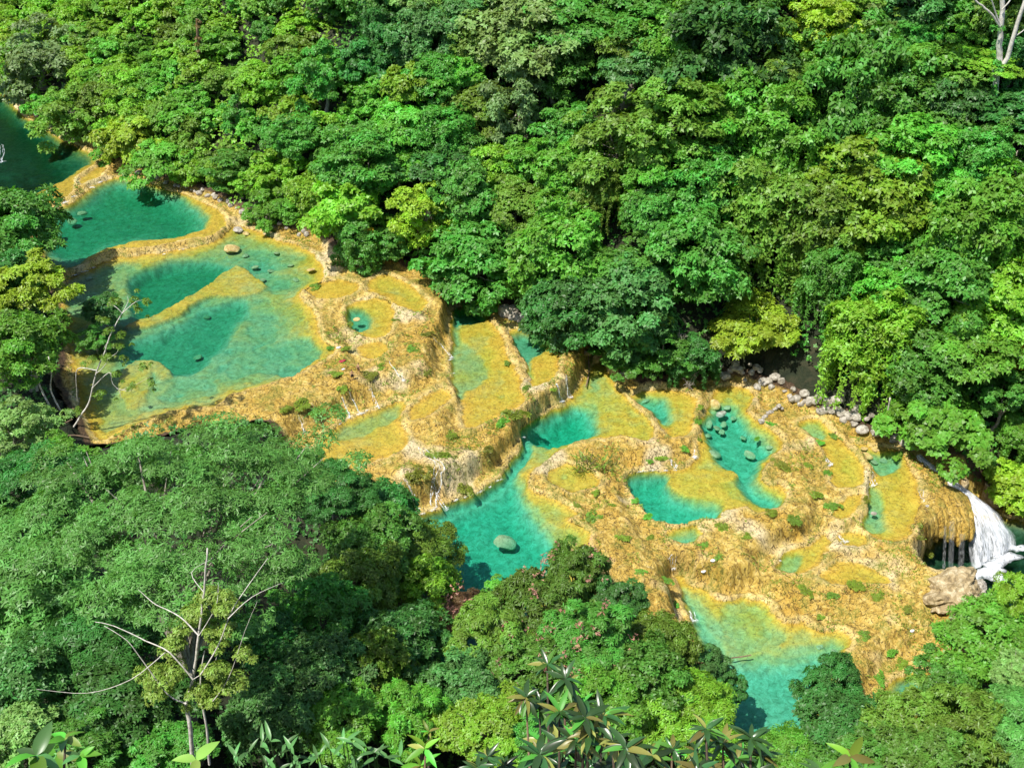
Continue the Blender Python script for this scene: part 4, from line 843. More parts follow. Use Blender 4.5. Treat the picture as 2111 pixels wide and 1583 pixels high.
def whorl_plant(label, foot_uv, tops, dist, leafL, mats, nleaf=11, name='broadleaf_plant', wr=.26):
    dx, dy, dz = ray(*foot_uv); y = dist * dy; x = dist * dx
    z = float(gz(x, y - 3.)); root = empty(name, (x, y - 3., z), label=label, category='plant', group='large-leaved foreground plants')
    foot = np.array([x, y - 3., z]); r = np.random.RandomState(hash_(label))
    tops = list(tops) + [(u + r.normal() * 30, v + 45 + 55 * r.rand() + 50 * q_, sc) for q_ in range(2) for u, v, sc in tops] if len(tops) > 2 and name == 'broadleaf_plant' else tops
    for k, (u, v, sc) in enumerate(tops):
        d = dist * (1 + .08 * r.normal()); a = np.array(ray(u, v)); c = np.array([0, 0, CAMZ]) + a * d - foot
        g = Geo(); g.tube(catmull([(0, 0, 0), c * [.5, .3, .55], c * [.85, .75, .85], c], 4, False), np.linspace(.05, .014, 13), 6); obj('stem', g.mesh('stem'), B_BROWN if k % 2 else B_DARK, root)
        for j in range(nleaf):
            an = j * 2.4 + r.rand(); el = r.uniform(-.35, .75); D = np.array([math.cos(an) * math.cos(el), math.sin(an) * math.cos(el), math.sin(el)]); L = leafL * sc * r.uniform(.7, 1.15)
            V, F, T = blades([(c + [0, 0, .05 * j / nleaf], D, nrm(np.array([-D[0] * .3, -D[1] * .3, 1.]) + r.normal(size=3) * .25), L, L * wr, r.uniform(.1, .45), r.rand())])
            obj('leaf', mesh_np('leaf', V, F, {'tint': T}, True), LM[mats[r.randint(len(mats))]], root)
GL = ['glossy', 'glossy', 'glossy', 'glossy', 'mid', 'bronze']
whorl_plant('large-leaved glossy shrub with bronze leaves, the tallest in the middle foreground', (1160, 1500), [(1128, 1372, .9), (1165, 1402, 1), (1112, 1450, 1.05), (1195, 1455, 1), (1245, 1478, 1.05), (1140, 1500, 1), (1215, 1510, .9)], 17, .37, GL, 16)
whorl_plant('large-leaved glossy shrub at the bottom edge beside the tallest one', (1330, 1580), [(1290, 1545, 1), (1345, 1560, 1), (1262, 1530, .9), (1385, 1545, .9), (1310, 1590, 1)], 15, .34, GL, 16)
whorl_plant('large-leaved glossy shrub in front of the near end of the lower pool', (1500, 1590), [(1455, 1505, .9), (1490, 1535, 1), (1548, 1525, 1.05), (1520, 1565, 1), (1440, 1555, .9), (1570, 1560, .9)], 16, .34, GL, 16)
whorl_plant('small dark large-leaved shrub in front of the lime green tree', (1010, 1600), [(1005, 1562, .9), (1040, 1580, .8), (985, 1585, .8)], 16, .31, GL, 14)
whorl_plant('white-tipped sapling with a few yellowing leaves at the upstream foreground', (128, 1600), [(135, 1525, .75), (118, 1555, .8), (165, 1560, .6), (75, 1560, .9)], 16, .5, ['bright', 'epiphyte', 'bright', 'lance'], 6, 'sapling', .42)
whorl_plant('tiny sapling with two yellow leaves under the pale-limbed tree', (405, 1610), [(405, 1568, .9)], 16, .42, ['epiphyte', 'gold'], 3, 'sapling', .45)
whorl_plant('red-stemmed sapling with narrow leaves before the lime green tree', (878, 1620), [(884, 1510, .45), (876, 1545, .6), (868, 1580, .7)], 18, .5, ['bright', 'lime', 'bronze'], 7, 'sapling', .3)
whorl_plant('reddish-hearted rosette plant beside the bright green feathery tree', (1752, 1610), [(1752, 1562, .8)], 16, .5, ['lime', 'bright', 'bronze'], 7, 'sapling', .3)
whorl_plant('spiky green plant under the dark glossy tree', (1700, 1620), [(1690, 1590, .8), (1780, 1590, .8)], 18, .5, ['bright', 'lance', 'mid'], 8, 'sapling', .2)
def ginger(label, us, dist):
    dx, dy, dz = ray(640, 1640); x, y = dist * dx, dist * dy; z = float(gz(x, y)); root = empty('ginger_clump', (x, y, z), label=label, category='plant', group='large-leaved foreground plants')
    r = np.random.RandomState(77); foot = np.array([x, y, z])
    for u, v in us:
        d = dist * r.uniform(.94, 1.08); top = np.array([0, 0, CAMZ]) + np.array(ray(u, v)) * d - foot; bot = np.array([top[0] + r.normal() * .3, top[1] - .4, min(top[2] - 3.2, -.0)])
        P = catmull([bot, (top + bot) / 2 + [.08, .05, .1], top], 6, False); g = Geo(); g.tube(P, np.linspace(.035, .012, len(P)), 5); s_ = obj('stem', g.mesh('stem'), LM['lance'], root)
        n = len(P)
        for j in range(9):
            c = P[n - 1 - int(j * .55)]; an = (j % 2) * math.pi + r.normal() * .5 + u * .05; D = np.array([math.cos(an), math.sin(an), r.uniform(.25, 1.1)])
            L = r.uniform(.34, .5); V, F, T = blades([(c, D, np.array([-math.cos(an) * .5, -math.sin(an) * .5 - .2, 1.]), L, L * .22, r.uniform(.15, .4), r.rand())], 4)
            obj('leaf', mesh_np('leaf', V, F, {'tint': T}, True), LM['lance'], root)
ginger('clump of light blue-green ginger-like lance leaves at the bottom edge', [(u + 8 * math.sin(u), 1545 + 18 * math.sin(u * .7)) for u in range(478, 830, 17)], 25)
# palms on the far slope
def palm(u, v, off, label, n, L, tipgold, seed):
    p = hit(u, v, off); r = np.random.RandomState(seed); root = empty('wild_palm', (p[0], p[1], p[2] - off), label=label, category='palm', group='palms of the far slope')
    g = Geo(); g.tube([(0, 0, 0), (.1, 0, off * .5), (0, 0, off)], [.2, .16, .14], 6); obj('trunk', g.mesh('trunk'), B_BROWN, root)
    for j in range(n):
        an = j / n * 6.28 + r.rand() * .5; D = np.array([math.cos(an), math.sin(an), .55 if j % 3 else .1]); l_ = L * r.uniform(.8, 1.15)
        V, F, T = blades([((0, 0, off), D, np.array([-math.cos(an) * .4, -math.sin(an) * .4, 1]), l_, l_ * .2, r.uniform(.5, .9), r.rand())], 7)
        obj('leaf', mesh_np('leaf', V, F, {'tint': T}, True), LM['gold' if (tipgold and math.sin(an) < -.75) else 'bright'], root)
palm(1118, 405, 4.5, 'banana-like plant with drooping leaves, two of them golden yellow', 10, 3.6, True, 1)
palm(962, 512, 5, 'arching palm over the round tree at the long pool', 12, 3.2, False, 2)
palm(1345, 60, 7, 'dark drooping palm high on the far slope', 11, 3.4, False, 3); palm(850, 135, 6, 'light drooping palm on the upper middle of the far slope', 10, 3.2, False, 4)
# brown creeper column on the far slope
skeleton_tree('creeper_column', 'brown dead tree stump wrapped in dry creepers on the bright upstream slope', 'dead tree', (414, 150), [([(414, 150), (412, 110), (408, 70), (406, 40)], .5, .25, -1)], [(412, 130, 1.2, -1), (411, 105, 1.1, -1), (409, 80, .9, -1), (407, 55, .7, -1)], B_BROWN, 'rust', ksize=(.4, .16), dens=22)
# yellow blossom tufts and slim pale stems here and there on the far slope
def blossom(u, v, rad, off, label, mat='gold'):
    p = hit(u, v, off); r = np.random.RandomState(hash_(label)); n = int(26 * rad * rad) + 12; dr = rand_dirs(r, n); dr[:, 2] = np.abs(dr[:, 2])
    root = empty('flowering_tree', (p[0], p[1], p[2] - off), label=label, category='tree', group='yellow blossoms of the far slope')
    g = Geo(); g.tube([(0, 0, 0), (.2, 0, off * .6), (0, 0, off)], [.14, .1, .05], 6); obj('trunk', g.mesh('trunk'), B_GREY, root)
    o = obj('crown', leaf_mesh('crown', *rosettes(r, dr * rad * (.5 + .6 * r.rand(n, 1)), nrm(dr + [0, 0, .4]), 5, .4, .2)), LM[mat], root); o.location = (0, 0, off)
blossom(857, 428, 1.4, 9, 'small golden-leaved treetop above the travertine lobes'); blossom(962, 553, .9, 9.5, 'golden flower tuft in the round tree at the long pool'); blossom(1326, 566, 1.0, 9, 'golden bromeliad tuft below the dead grey branches')
blossom(1370, 665, 1.4, 8, 'yellowish tuft in the grey-green tree over the overhung pool', 'yellowgreen'); blossom(2092, 715, 2.2, 9, 'golden blossoming treetop far downstream'); blossom(10, 80, 2.4, 5, 'yellow-lit bush at the upper upstream corner', 'yellowgreen')
blossom(1500, 180, 1.2, 10, 'straw-yellow tuft high on the darker forest', 'epiphyte'); blossom(760, 480, 1.1, 7, 'yellow tuft over the lobes beside the lime bushy tree', 'gold')
for u, v, off, lab in ((1183, 110, 4, 'slim bare pale trunk below the flat-topped tree'), (1352, 220, 5, 'short pale trunk beside the olive dome tree'), (1640, 60, 5, 'thin dark trunk next to the glowing tree'), (1850, 30, 5, 'thin pale trunk at the top of the far forest'), (1580, 110, 5, 'leaning bare stem in the dark upper forest'), (1832, 860, 3, 'thin pale trunk over the boulder shore'), (960, 480, 3, 'crooked pale stem below the middle trees')):
    skeleton_tree('bare_trunk', lab, 'tree trunk', (u, v + 40), [([(u, v + 42), (u - 2, v), (u + 3, v - 40)], .2, .12, -1.5)], None, B_PALE, 'mid', 'bare stems of the far forest', dist=hit(u, v, off)[1])

# ---------------------------------------------------------------- boulders
import bmesh
RM_PALE = rock_mat('limestone_pale', [(.3, (.13, .11, .08)), (.48, (.38, .34, .27)), (.66, (.64, .60, .51))]); RM_OCH = rock_mat('rock_ochre', [(.3, (.28, .19, .06)), (.5, (.54, .40, .14)), (.7, (.68, .56, .28))]); RM_GREEN = rock_mat('rock_algae', [(.3, (.24, .25, .13)), (.5, (.40, .40, .22)), (.7, (.54, .53, .33))])
RM_TAN = rock_mat('rock_tan', [(.3, (.14, .10, .05)), (.5, (.40, .30, .15)), (.68, (.66, .56, .36))], 1.1)
def boulder_mesh(seed, sub=3):
    bm = bmesh.new(); bmesh.ops.create_icosphere(bm, subdivisions=sub, radius=1); r = np.random.RandomState(seed); ax = rand_dirs(r, 9); off = .62 + .3 * r.rand(9)
    for v in bm.verts:
        c = np.array(v.co); 
        for a, o_ in zip(ax, off):
            s = c @ a
            if s > o_: c = c - a * (s - o_) * .85
        c *= 1 + .07 * vn(c[0] * 3 + seed, c[1] * 3 + c[2] * 2, 60); v.co = c
    me = bpy.data.meshes.new('boulder'); bm.to_mesh(me); bm.free(); return me
BO = [boulder_mesh(s) for s in range(7)]
def outcrop_mesh(seed):
    me = boulder_mesh(seed, 4)
    for v in me.vertices:
        c = np.array(v.co); c *= 1 + .32 * float(fbm(c[0] * 2.2 + seed, c[1] * 2.2 + c[2] * 1.7, 4, 61)) + .12 * float(vn(c[0] * 8, c[1] * 8 + c[2] * 6, 62)); v.co = c
    return me
OUTC = [outcrop_mesh(21), outcrop_mesh(22)]
def boulder(p, size, mat, label, group=None, name='boulder', sq=(1, 1, .7)):
    o = obj(name, BO[rnd.randrange(7)], mat, label=label, category='rock'); o.location = p; o.scale = tuple(size * a * rnd.uniform(.85, 1.15) for a in sq); o.rotation_euler = (rnd.uniform(-.3, .3), rnd.uniform(-.3, .3), rnd.uniform(0, 6.3))
    if group: o['group'] = group
    return o
def px_m(p): return np.linalg.norm(np.asarray(p) - [0, 0, CAMZ]) / FPX
def pool_at(u, v):
    for p in POOLS:
        w = on_level(u, v, p['z'])
        if sdf(p['w'], w[:1], w[1:2])[0] > -.3: return p, w
    return None, None
INW = [(1040, 1112, 30, 'g', 'big pale green submerged boulder alone in the middle of the lagoon', .15), (476, 507, 21, 'o', 'large ochre boulder rising from the head of the great pool', -.5), (490, 470, 12, 'p', 'pale boulder at the rim between curved pool and great pool', -.5), (508, 479, 9, 'o', 'small ochre rock beside the pale rim boulder', -.2), (641, 553, 11, 'o', 'tan rock on the downstream shore of the great pool', -.5), (735, 656, 9, 'o', 'rounded ochre rock standing in the round pool', -.4),
 (95, 468, 20, 'g', 'dark flat rock underwater below the first rim', .4), (118, 478, 14, 'g', 'lower of the flat rocks underwater in the curved pool', .5), (148, 452, 14, 'g', 'flat rock underwater close to the first rim', .4), (168, 437, 11, 'g', 'small rock underwater nearest the first rim', .4),
 (312, 532, 25, 'g', 'broad algae rock just under the second rim', .15), (348, 527, 14, 'g', 'smaller algae rock beside the broad one under the second rim', .3), (182, 572, 10, 'g', 'small rock below the foaming end of the second rim', .2), (525, 548, 11, 'g', 'rock underwater below the pale rim boulder', .2), (560, 556, 10, 'g', 'rock underwater in the upper arm of the great pool', .3), (598, 545, 10, 'g', 'rock underwater near the far bank of the great pool', .2), (540, 575, 9, 'g', 'rock underwater by the point of the pale shelf', .2), (505, 525, 10, 'g', 'rock underwater next to the large ochre boulder', .3), (470, 530, 10, 'g', 'rock underwater at the corner of the deep basin', .5), (445, 515, 10, 'g', 'rock underwater hugging the second rim', .4), (610, 575, 8, 'g', 'lone rock on the shallow flat of the great pool', .25), (570, 520, 9, 'g', 'rock in the far shallows of the great pool', .2),
 (412, 640, 9, 'g', 'topmost rock of the cluster in the second deep basin', 1.2), (426, 652, 8, 'g', 'downstream rock of the cluster in the second deep basin', 1.4), (398, 655, 8, 'g', 'upstream rock of the cluster in the second deep basin', 1.5), (408, 733, 12, 'g', 'single rock low in the second deep basin', 1.2),
 (1487, 850, 12, 'p', 'smooth whitish stone in the upper twin pool', .1), (1472, 829, 17, 'o', 'long ochre slab at the head of the twin pool', -.1), (1500, 838, 10, 'g', 'stone beside the smooth whitish one', .2), (1462, 872, 11, 'g', 'upper stone of the heap in the twin pool', .3), (1478, 880, 10, 'g', 'middle stone of the heap in the twin pool', .35), (1492, 872, 11, 'g', 'downstream stone of the heap in the twin pool', .35), (1488, 888, 10, 'g', 'lower stone of the heap in the twin pool', .4), (1460, 895, 11, 'g', 'stone under the mossy dam of the twin pool', .5), (1512, 860, 9, 'g', 'stone in the clear head of the twin pool', .5), (1587, 921, 8, 'g', 'small bright stone near the far side of the twin pool', .15), (1546, 934, 14, 'g', 'pale green boulder in the centre of the twin pool', .25), (1470, 930, 22, 'g', 'large rounded algae boulder below the small cascade', .15), (1446, 955, 16, 'g', 'algae boulder at the neck of the twin pool', .1), (1532, 900, 10, 'g', 'stone at the deep edge of the twin pool', .6),
 (1330, 822, 14, 'g', 'stone under the bushes of the overhung pool', .4), (1382, 830, 13, 'g', 'stone in the shade of the overhung pool', .5), (1786, 936, 15, 'o', 'broad ochre boulder in the brink pool', -.1), (1806, 924, 11, 'o', 'ochre boulder behind the broad one in the brink pool', -.1), (1782, 922, 9, 'o', 'ochre rock at the upstream tip of the brink pool', -.1), (1803, 950, 9, 'g', 'stone under the broad boulder in the brink pool', .2), (1822, 948, 9, 'g', 'stone in the dark corner of the brink pool', .3), (1834, 934, 8, 'g', 'stone below the boulder shore in the brink pool', .3), (1794, 962, 8, 'o', 'small rock at the lip of the brink pool', 0), (1802, 1056, 8, 'p', 'whitish rock on the mossy dam of the brink pool', -.3), (1690, 1330, 9, 'g', 'stone underwater in the lower pool near the ochre bank', .3), (1720, 1340, 7, 'g', 'smaller stone underwater in the lower pool', .3)]
for u, v, s, m, lab, sink in INW:
    p, w = pool_at(u, v)
    if p is None: z = 0; w = hit(u, v); zt = w[2] + .3
    else: zt = p['z'] - sink - (.3 if m == 'g' else 0)
    size = s * px_m(w) * .9; w = on_level(u, v, zt)
    boulder((w[0], w[1], zt - size * .34), size, {'g': RM_GREEN, 'o': RM_OCH, 'p': RM_PALE}[m], lab, 'rocks in the pools', sq=(1., .8, .30))
def strip(pts, n, smin, smax, up, mat, group, lab, seed):
    """rocks lying along a shore"""
    r = np.random.RandomState(seed); q = catmull(pts, 6, False); rows = []
    for k in range(n):
        f = (k + r.rand()) / n * (len(q) - 1.001); i = int(f); u, v = q[i] + (q[i + 1] - q[i]) * (f - i); v -= r.rand() ** 1.3 * up; rows.append((u, v))
    for k, (u, v) in enumerate(sorted(rows)):
        w = hitf(u, v); z = w[2]; s = r.uniform(smin, smax) ** 1. * px_m(w)
        boulder((w[0], w[1], z + s * .25), s, mat, lab % ORD[k], group, sq=(1, .9, .75))
strip([(1484, 786), (1560, 800), (1640, 834), (1700, 860), (1760, 886), (1830, 908), (1892, 930)], 78, 5, 12, 44, RM_PALE, 'pale boulder shore', 'pale limestone boulder, %s from upstream on the shore under the vine-draped tree', 1)
strip([(1568, 872), (1590, 852), (1612, 846)], 9, 4, 8, 8, RM_PALE, 'loose rocks behind the twin pool', 'whitish loose rock, %s of the pile behind the twin pool', 2)
strip([(1034, 648), (1070, 664), (1122, 680)], 8, 12, 22, 14, RM_PALE, 'rocks behind the corner pool', 'large pale rock, %s from upstream behind the corner pool', 3)
strip([(205, 330), (216, 322)], 4, 6, 10, 10, RM_PALE, 'rocks at the first neck', 'pale rock, %s at the neck below the upstream pool', 4)
strip([(258, 356), (330, 376), (400, 398), (440, 412), (490, 440)], 22, 4, 7, 10, RM_PALE, 'rocks edging the curved pool', 'small pale rock, %s along the bank of the curved pool', 5)
strip([(36, 205), (70, 240), (110, 268), (170, 300)], 14, 4, 7, 8, RM_PALE, 'rocks edging the upstream pool', 'small pale rock, %s along the bank of the upstream pool', 6)
strip([(500, 450), (560, 470), (640, 492)], 12, 4, 8, 10, RM_PALE, 'rocks edging the great pool', 'small pale rock, %s along the far bank of the great pool', 7)
strip([(880, 575), (915, 595), (930, 615)], 7, 6, 12, 16, RM_TAN, 'rocks above the lobes', 'brownish rock, %s at the far end of the travertine lobes', 8)
strip([(1210, 735), (1250, 750), (1300, 800)], 6, 6, 10, 12, RM_TAN, 'rocks under the lagoon bushes', 'brownish rock, %s under the bushes at the head of the lagoon', 9)
for u, v, s, off, lab in ((1296, 205, 26, 5, 'pale upper rock scar showing through the far forest'), (1282, 232, 18, 5, 'grey lower rock of the scar in the far forest'), (1030, 432, 18, 3.5, 'white rock face showing above the long pool'), (966, 362, 16, 4, 'brown rock face among the middle trees'), (2045, 1022, 26, .5, 'shaded tan rock in the gully beyond the waterfall'), (1985, 1000, 14, .5, 'dark rock beside the top of the waterfall')):
    w = hit(u, v, off); s_ = s * px_m(w); boulder(tuple(w - [0, 0, s_ * .2]), s_, RM_TAN if 'brown' in lab or 'tan' in lab or 'dark' in lab else RM_PALE, lab, 'rock faces of the far slope', 'rock_face', (1, .8, 1.3))
for u, v, s, lab, m in ((1962, 1232, 52, 'broad tan limestone outcrop standing below the waterfall basin', RM_TAN), (2016, 1216, 20, 'whitish rock knob on the downstream shoulder of the outcrop', RM_PALE), (1946, 1222, 16, 'whitish rock knob on the upstream shoulder of the outcrop', RM_PALE), (1990, 1275, 38, 'tan lower part of the outcrop behind the sunny tree', RM_TAN)):
    w = hitf(u, v); s_ = s * px_m(w); o = obj('outcrop', OUTC[0 if s > 30 else 1], m, label=lab, category='rock', group='outcrop below the falls'); o.location = (w[0], w[1], w[2] + .3 * s_); o.scale = (1.15 * s_, .75 * s_, .6 * s_); o.rotation_euler = (.1, -.15, s * .37)
# ---------------------------------------------------------------- shrubs, tufts and grass on the travertine
def tuft_mesh(seed, n=70, L=.8, Wd=.06):
    r = np.random.RandomState(seed); P = np.concatenate([r.normal(size=(n, 2)) * .35, np.zeros((n, 1))], 1); D = nrm(np.concatenate([r.normal(size=(n, 2)) * .55, np.full((n, 1), .9)], 1))
    return leaf_mesh('grass_blades', P, D, nrm(r.normal(size=(n, 3))), L * (.5 + .7 * r.rand(n)), np.full(n, Wd), r.rand(n), .1, .3)
def herb_mesh(seed):
    return crown_mesh('leaves', 900 + seed, R=(.7, .7, .4), nb=16, per=13, bough=(.15, .42), flat=.6, k=5, L=.24, Wd=.09, zmin=.05, shell=(.3, 1.25), gap=.25)[0]
TUFT = [tuft_mesh(s) for s in range(4)]; HERB = [herb_mesh(s) for s in range(5)]; STEMS = []
for s in range(2):
    g = Geo()
    for k in range(6):
        an = k * 1.05 + s; g.tube([(0, 0, -.1), (.2 * math.cos(an), .2 * math.sin(an), .15), (.5 * math.cos(an), .5 * math.sin(an), .4)], [.03, .02, .01], 4)
    STEMS.append(g.mesh('stems'))
def shrub(u, v, rp, kind, mat, label, flat=1.):
    w = hitf(u, v); s = rp * px_m(w) / .95
    root = empty('shrub' if kind == 'herb' else 'grass_tuft', (w[0], w[1], w[2] - .05), rnd.uniform(0, 6.3), label=label, category='shrub' if kind == 'herb' else 'grass', group='plants growing on the travertine')
    o = obj('leaves' if kind == 'herb' else 'grass_blades', rnd.choice(HERB if kind == 'herb' else TUFT), LM[mat], root); s *= .8; o.scale = (s * rnd.uniform(.8, 1.4), s * rnd.uniform(.7, 1.1), s * flat * .62)
    o2 = obj('stems', rnd.choice(STEMS), B_BROWN, root); o2.scale = (s, s, s * flat)
SH = [(1215, 958, 48, 'tuft', 'olive', 'large grassy thicket crowning the island in the lagoon', 1.2), (1195, 972, 34, 'tuft', 'grass', 'grass on the upstream end of the lagoon island', 1.), (1240, 968, 32, 'tuft', 'moss', 'grass on the downstream end of the lagoon island', 1.), (1062, 858, 34, 'herb', 'grass', 'dense green bush at the lip over the deep end of the lagoon', 1.), (1035, 872, 24, 'herb', 'bright', 'leafy shrub behind the dense green bush at the lagoon lip', 1.),
 (905, 940, 26, 'herb', 'grass', 'dark green shrub on the inner lobe below the long pool', 1.), (930, 900, 18, 'herb', 'grass', 'green shrub beside the wet groove of the inner lobe', .9), (955, 1010, 30, 'herb', 'moss', 'mossy hanging plant on the outer lobe face', 1.4), (860, 980, 34, 'herb', 'moss', 'broad mossy mound between the small falls of the lobe', 1.2), (1005, 930, 20, 'herb', 'moss', 'moss clump on the shoulder of the outer lobe', 1.), (620, 835, 30, 'herb', 'grass', 'green shrub on the ochre bank below the great pool', .8), (650, 850, 26, 'herb', 'olive', 'olive shrub above the triple falls', .9), (590, 845, 22, 'herb', 'grass', 'low shrub at the near end of the ochre bank', .8), (705, 800, 16, 'herb', 'grass', 'tuft above the triple falls', .8), (760, 775, 26, 'herb', 'moss', 'mossy patch of herbs behind the two bathers', .7), (785, 757, 22, 'herb', 'grass', 'green herbs on the crest behind the bathers', .7), (692, 772, 16, 'herb', 'grass', 'green herbs in front of the bathers', .7), (715, 722, 14, 'herb', 'grass', 'herbs at the corner of the great pool', .7), (680, 718, 12, 'herb', 'bright', 'bright sprig on the point of the great pool', .8), (722, 668, 12, 'herb', 'grass', 'herbs on the rim of the round pool', .8), (650, 590, 14, 'herb', 'olive', 'herbs on the orange ledge', .6), (815, 660, 12, 'herb', 'grass', 'herbs behind the round pool', .7), (880, 690, 20, 'herb', 'moss', 'moss on the steep back of the lobes', .7), (850, 720, 18, 'herb', 'olive', 'herbs on the upper lobe', .7), (880, 770, 16, 'herb', 'moss', 'moss streak on the upper lobe', .8),
 (1045, 750, 14, 'herb', 'olive', 'shrub on the dam between the long pool and corner pool', .8), (1085, 800, 14, 'herb', 'olive', 'shrub at the near end of the corner dam', .8), (1140, 830, 12, 'herb', 'grass', 'sprig on the rim over the lagoon', .8), (1365, 945, 18, 'herb', 'grass', 'green shrub on the dam above the twin pool', .8), (1340, 952, 14, 'herb', 'bright', 'bright shrub next on the dam above the twin pool', .8), (1410, 925, 16, 'herb', 'bright', 'green shrub on the neck of the dam by the small cascade', .9), (1440, 905, 12, 'herb', 'grass', 'upper sprig on the mossy dam of the twin pool', 1.), (1440, 870, 11, 'herb', 'bright', 'middle sprig on the mossy dam of the twin pool', 1.), (1445, 840, 11, 'herb', 'grass', 'highest sprig on the mossy dam of the twin pool', 1.), (1228, 1015, 18, 'herb', 'grass', 'green herbs on the spit below the island pool', .7), (1190, 1045, 16, 'herb', 'grass', 'herbs on the tongue between the lagoon arms', .7), (1225, 1070, 24, 'herb', 'olive', 'herbs at the root of the travertine spit', .7), (1262, 1040, 16, 'herb', 'grass', 'herbs behind the deep twin basin', .7), (1310, 1035, 14, 'herb', 'bright', 'sprigs on the near rim of the deep twin basin', .8), (1335, 1065, 14, 'herb', 'bright', 'sprigs where the spit meets the teardrop pool', .8), (1285, 1110, 18, 'herb', 'grass', 'herbs in the middle of the spit', .7), (1255, 1150, 18, 'herb', 'grass', 'herbs on the lagoon side of the spit', .7), (1340, 1110, 16, 'herb', 'grass', 'herbs below the teardrop pool', .7), (1320, 1180, 18, 'herb', 'olive', 'herbs low on the spit', .7), (1375, 1200, 16, 'herb', 'bright', 'sprigs above the head of the lower pool', .9), (1395, 1250, 14, 'herb', 'bright', 'sprigs along the shore of the lower pool', .9), (1290, 1230, 16, 'herb', 'grass', 'herbs at the lower end of the spit', .7),
 (1610, 960, 22, 'herb', 'moss', 'mossy mound on the curl of rock in the twin pool', .8), (1665, 960, 16, 'herb', 'grass', 'herbs on the terrace above the crescent pool', .7), (1705, 975, 12, 'herb', 'bright', 'sprig hanging into the crescent pool', 1.), (1690, 915, 14, 'herb', 'bright', 'sprigs along the rim of the crescent pool', .8), (1680, 1020, 20, 'herb', 'grass', 'green shrub in the middle of the downstream terrace', .8), (1715, 1045, 20, 'herb', 'olive', 'olive shrub beside the amber pool', .8), (1785, 1030, 14, 'herb', 'moss', 'mossy edge plant on the dam of the brink pool', 1.1), (1640, 1075, 22, 'herb', 'olive', 'olive herbs on the crest of the downstream terrace', .6), (1590, 1060, 18, 'herb', 'grass', 'herbs on the terrace lip below the twin pool', .7), (1490, 1085, 24, 'herb', 'grass', 'green shrub downstream of the teardrop pool', .7), (1540, 1105, 16, 'herb', 'grass', 'herbs on the middle of the lower terrace', .7), (1450, 1125, 20, 'herb', 'olive', 'olive shrub below the teardrop pool', .7), (1480, 1150, 16, 'herb', 'olive', 'olive tuft on the brow over the lower pool', .7), (1560, 905, 12, 'herb', 'bright', 'sprigs on the inner dam of the twin pool', .8), (1590, 875, 12, 'herb', 'bright', 'sprigs among the loose rocks behind the twin pool', .8),
 (1660, 1220, 22, 'herb', 'grass', 'green shrub beside the whitish crust over the lower pool', .8), (1720, 1225, 24, 'herb', 'olive', 'olive shrub below the fan pool', .7), (1760, 1210, 18, 'herb', 'grass', 'shrub at the edge of the fan pool', .7), (1810, 1230, 18, 'herb', 'grass', 'herbs on the slope toward the river', .6), (1690, 1275, 16, 'herb', 'grass', 'herbs above the corner of the lower pool', .7), (1870, 1260, 14, 'herb', 'moss', 'moss on the groove toward the river', .8), (1840, 1340, 22, 'herb', 'bright', 'bright shrub on the ochre knoll', .9), (1860, 1370, 20, 'herb', 'grass', 'shrub above the mossy pool', .8), (1815, 1400, 22, 'herb', 'bright', 'bright shrub hanging at the mossy pool', .9), (1780, 1310, 16, 'herb', 'olive', 'olive herbs on the ochre knoll', .7), (1910, 1140, 20, 'herb', 'moss', 'moss curtain on the rim beside the cave', 1.6), (1895, 1110, 16, 'herb', 'moss', 'moss on the lip above the cave', 1.2), (1850, 940, 20, 'herb', 'olive', 'weeds at the far margin of the brink pool', .8), (1720, 900, 16, 'herb', 'olive', 'weeds between boulder shore and crescent pool', .8)]
for u, v, rp, kind, mat, lab, fl in SH: shrub(u, v, rp, kind, mat, lab, fl)
# low ground cover, too fine to count
dry_ = (sub < -.5) & (soil < .3) & vis; k = np.nonzero(dry_)[0]; k = k[rng.permutation(len(k))][:60000]
gx_, gy_ = GX.ravel()[k], GY.ravel()[k]; dens = .5 + .9 * fbm(gx_ / 3., gy_ / 3., 4, 70); k = k[(dens > .72)][:5200]
P = np.stack([GX.ravel()[k], GY.ravel()[k], hh[k] - .02], -1)
obj('ground_cover', leaf_mesh('ground_cover', *rosettes(rng, P, nrm(rng.normal(size=P.shape) * .4 + [0, 0, 1]), 4, .3, .12, .5)), LM['grass'], kind='stuff', label='tiny green weeds speckling the travertine', category='weeds')
# dry twigs and roots on the brown bank
for k_, (pl, lab) in enumerate((([(20, 890), (70, 870), (120, 880), (150, 868)], 'long fallen branch on the brown earth bank'), ([(100, 930), (140, 900), (185, 905)], 'short fallen branch at the foot of the spindly tree'), ([(1213, 735), (1214, 770), (1208, 800)], 'dead pole dipping into the head of the lagoon'), ([(2060, 1235), (2082, 1220), (2096, 1205)], 'broken dark branch beside the river pool'), ([(1505, 1358), (1530, 1355), (1548, 1352)], 'sunken stick in the lower pool'))):
    P = np.array([hitf(u, v) + [0, 0, .15] for u, v in pl]); g = Geo(); f0 = P[0].copy(); g.tube(catmull(P - f0, 4, False), .12 if k_ < 3 else .09, 5)
    o = obj('fallen_branch', g.mesh('fallen_branch'), B_BROWN, label=lab, category='branch', group='fallen branches'); o.location = f0

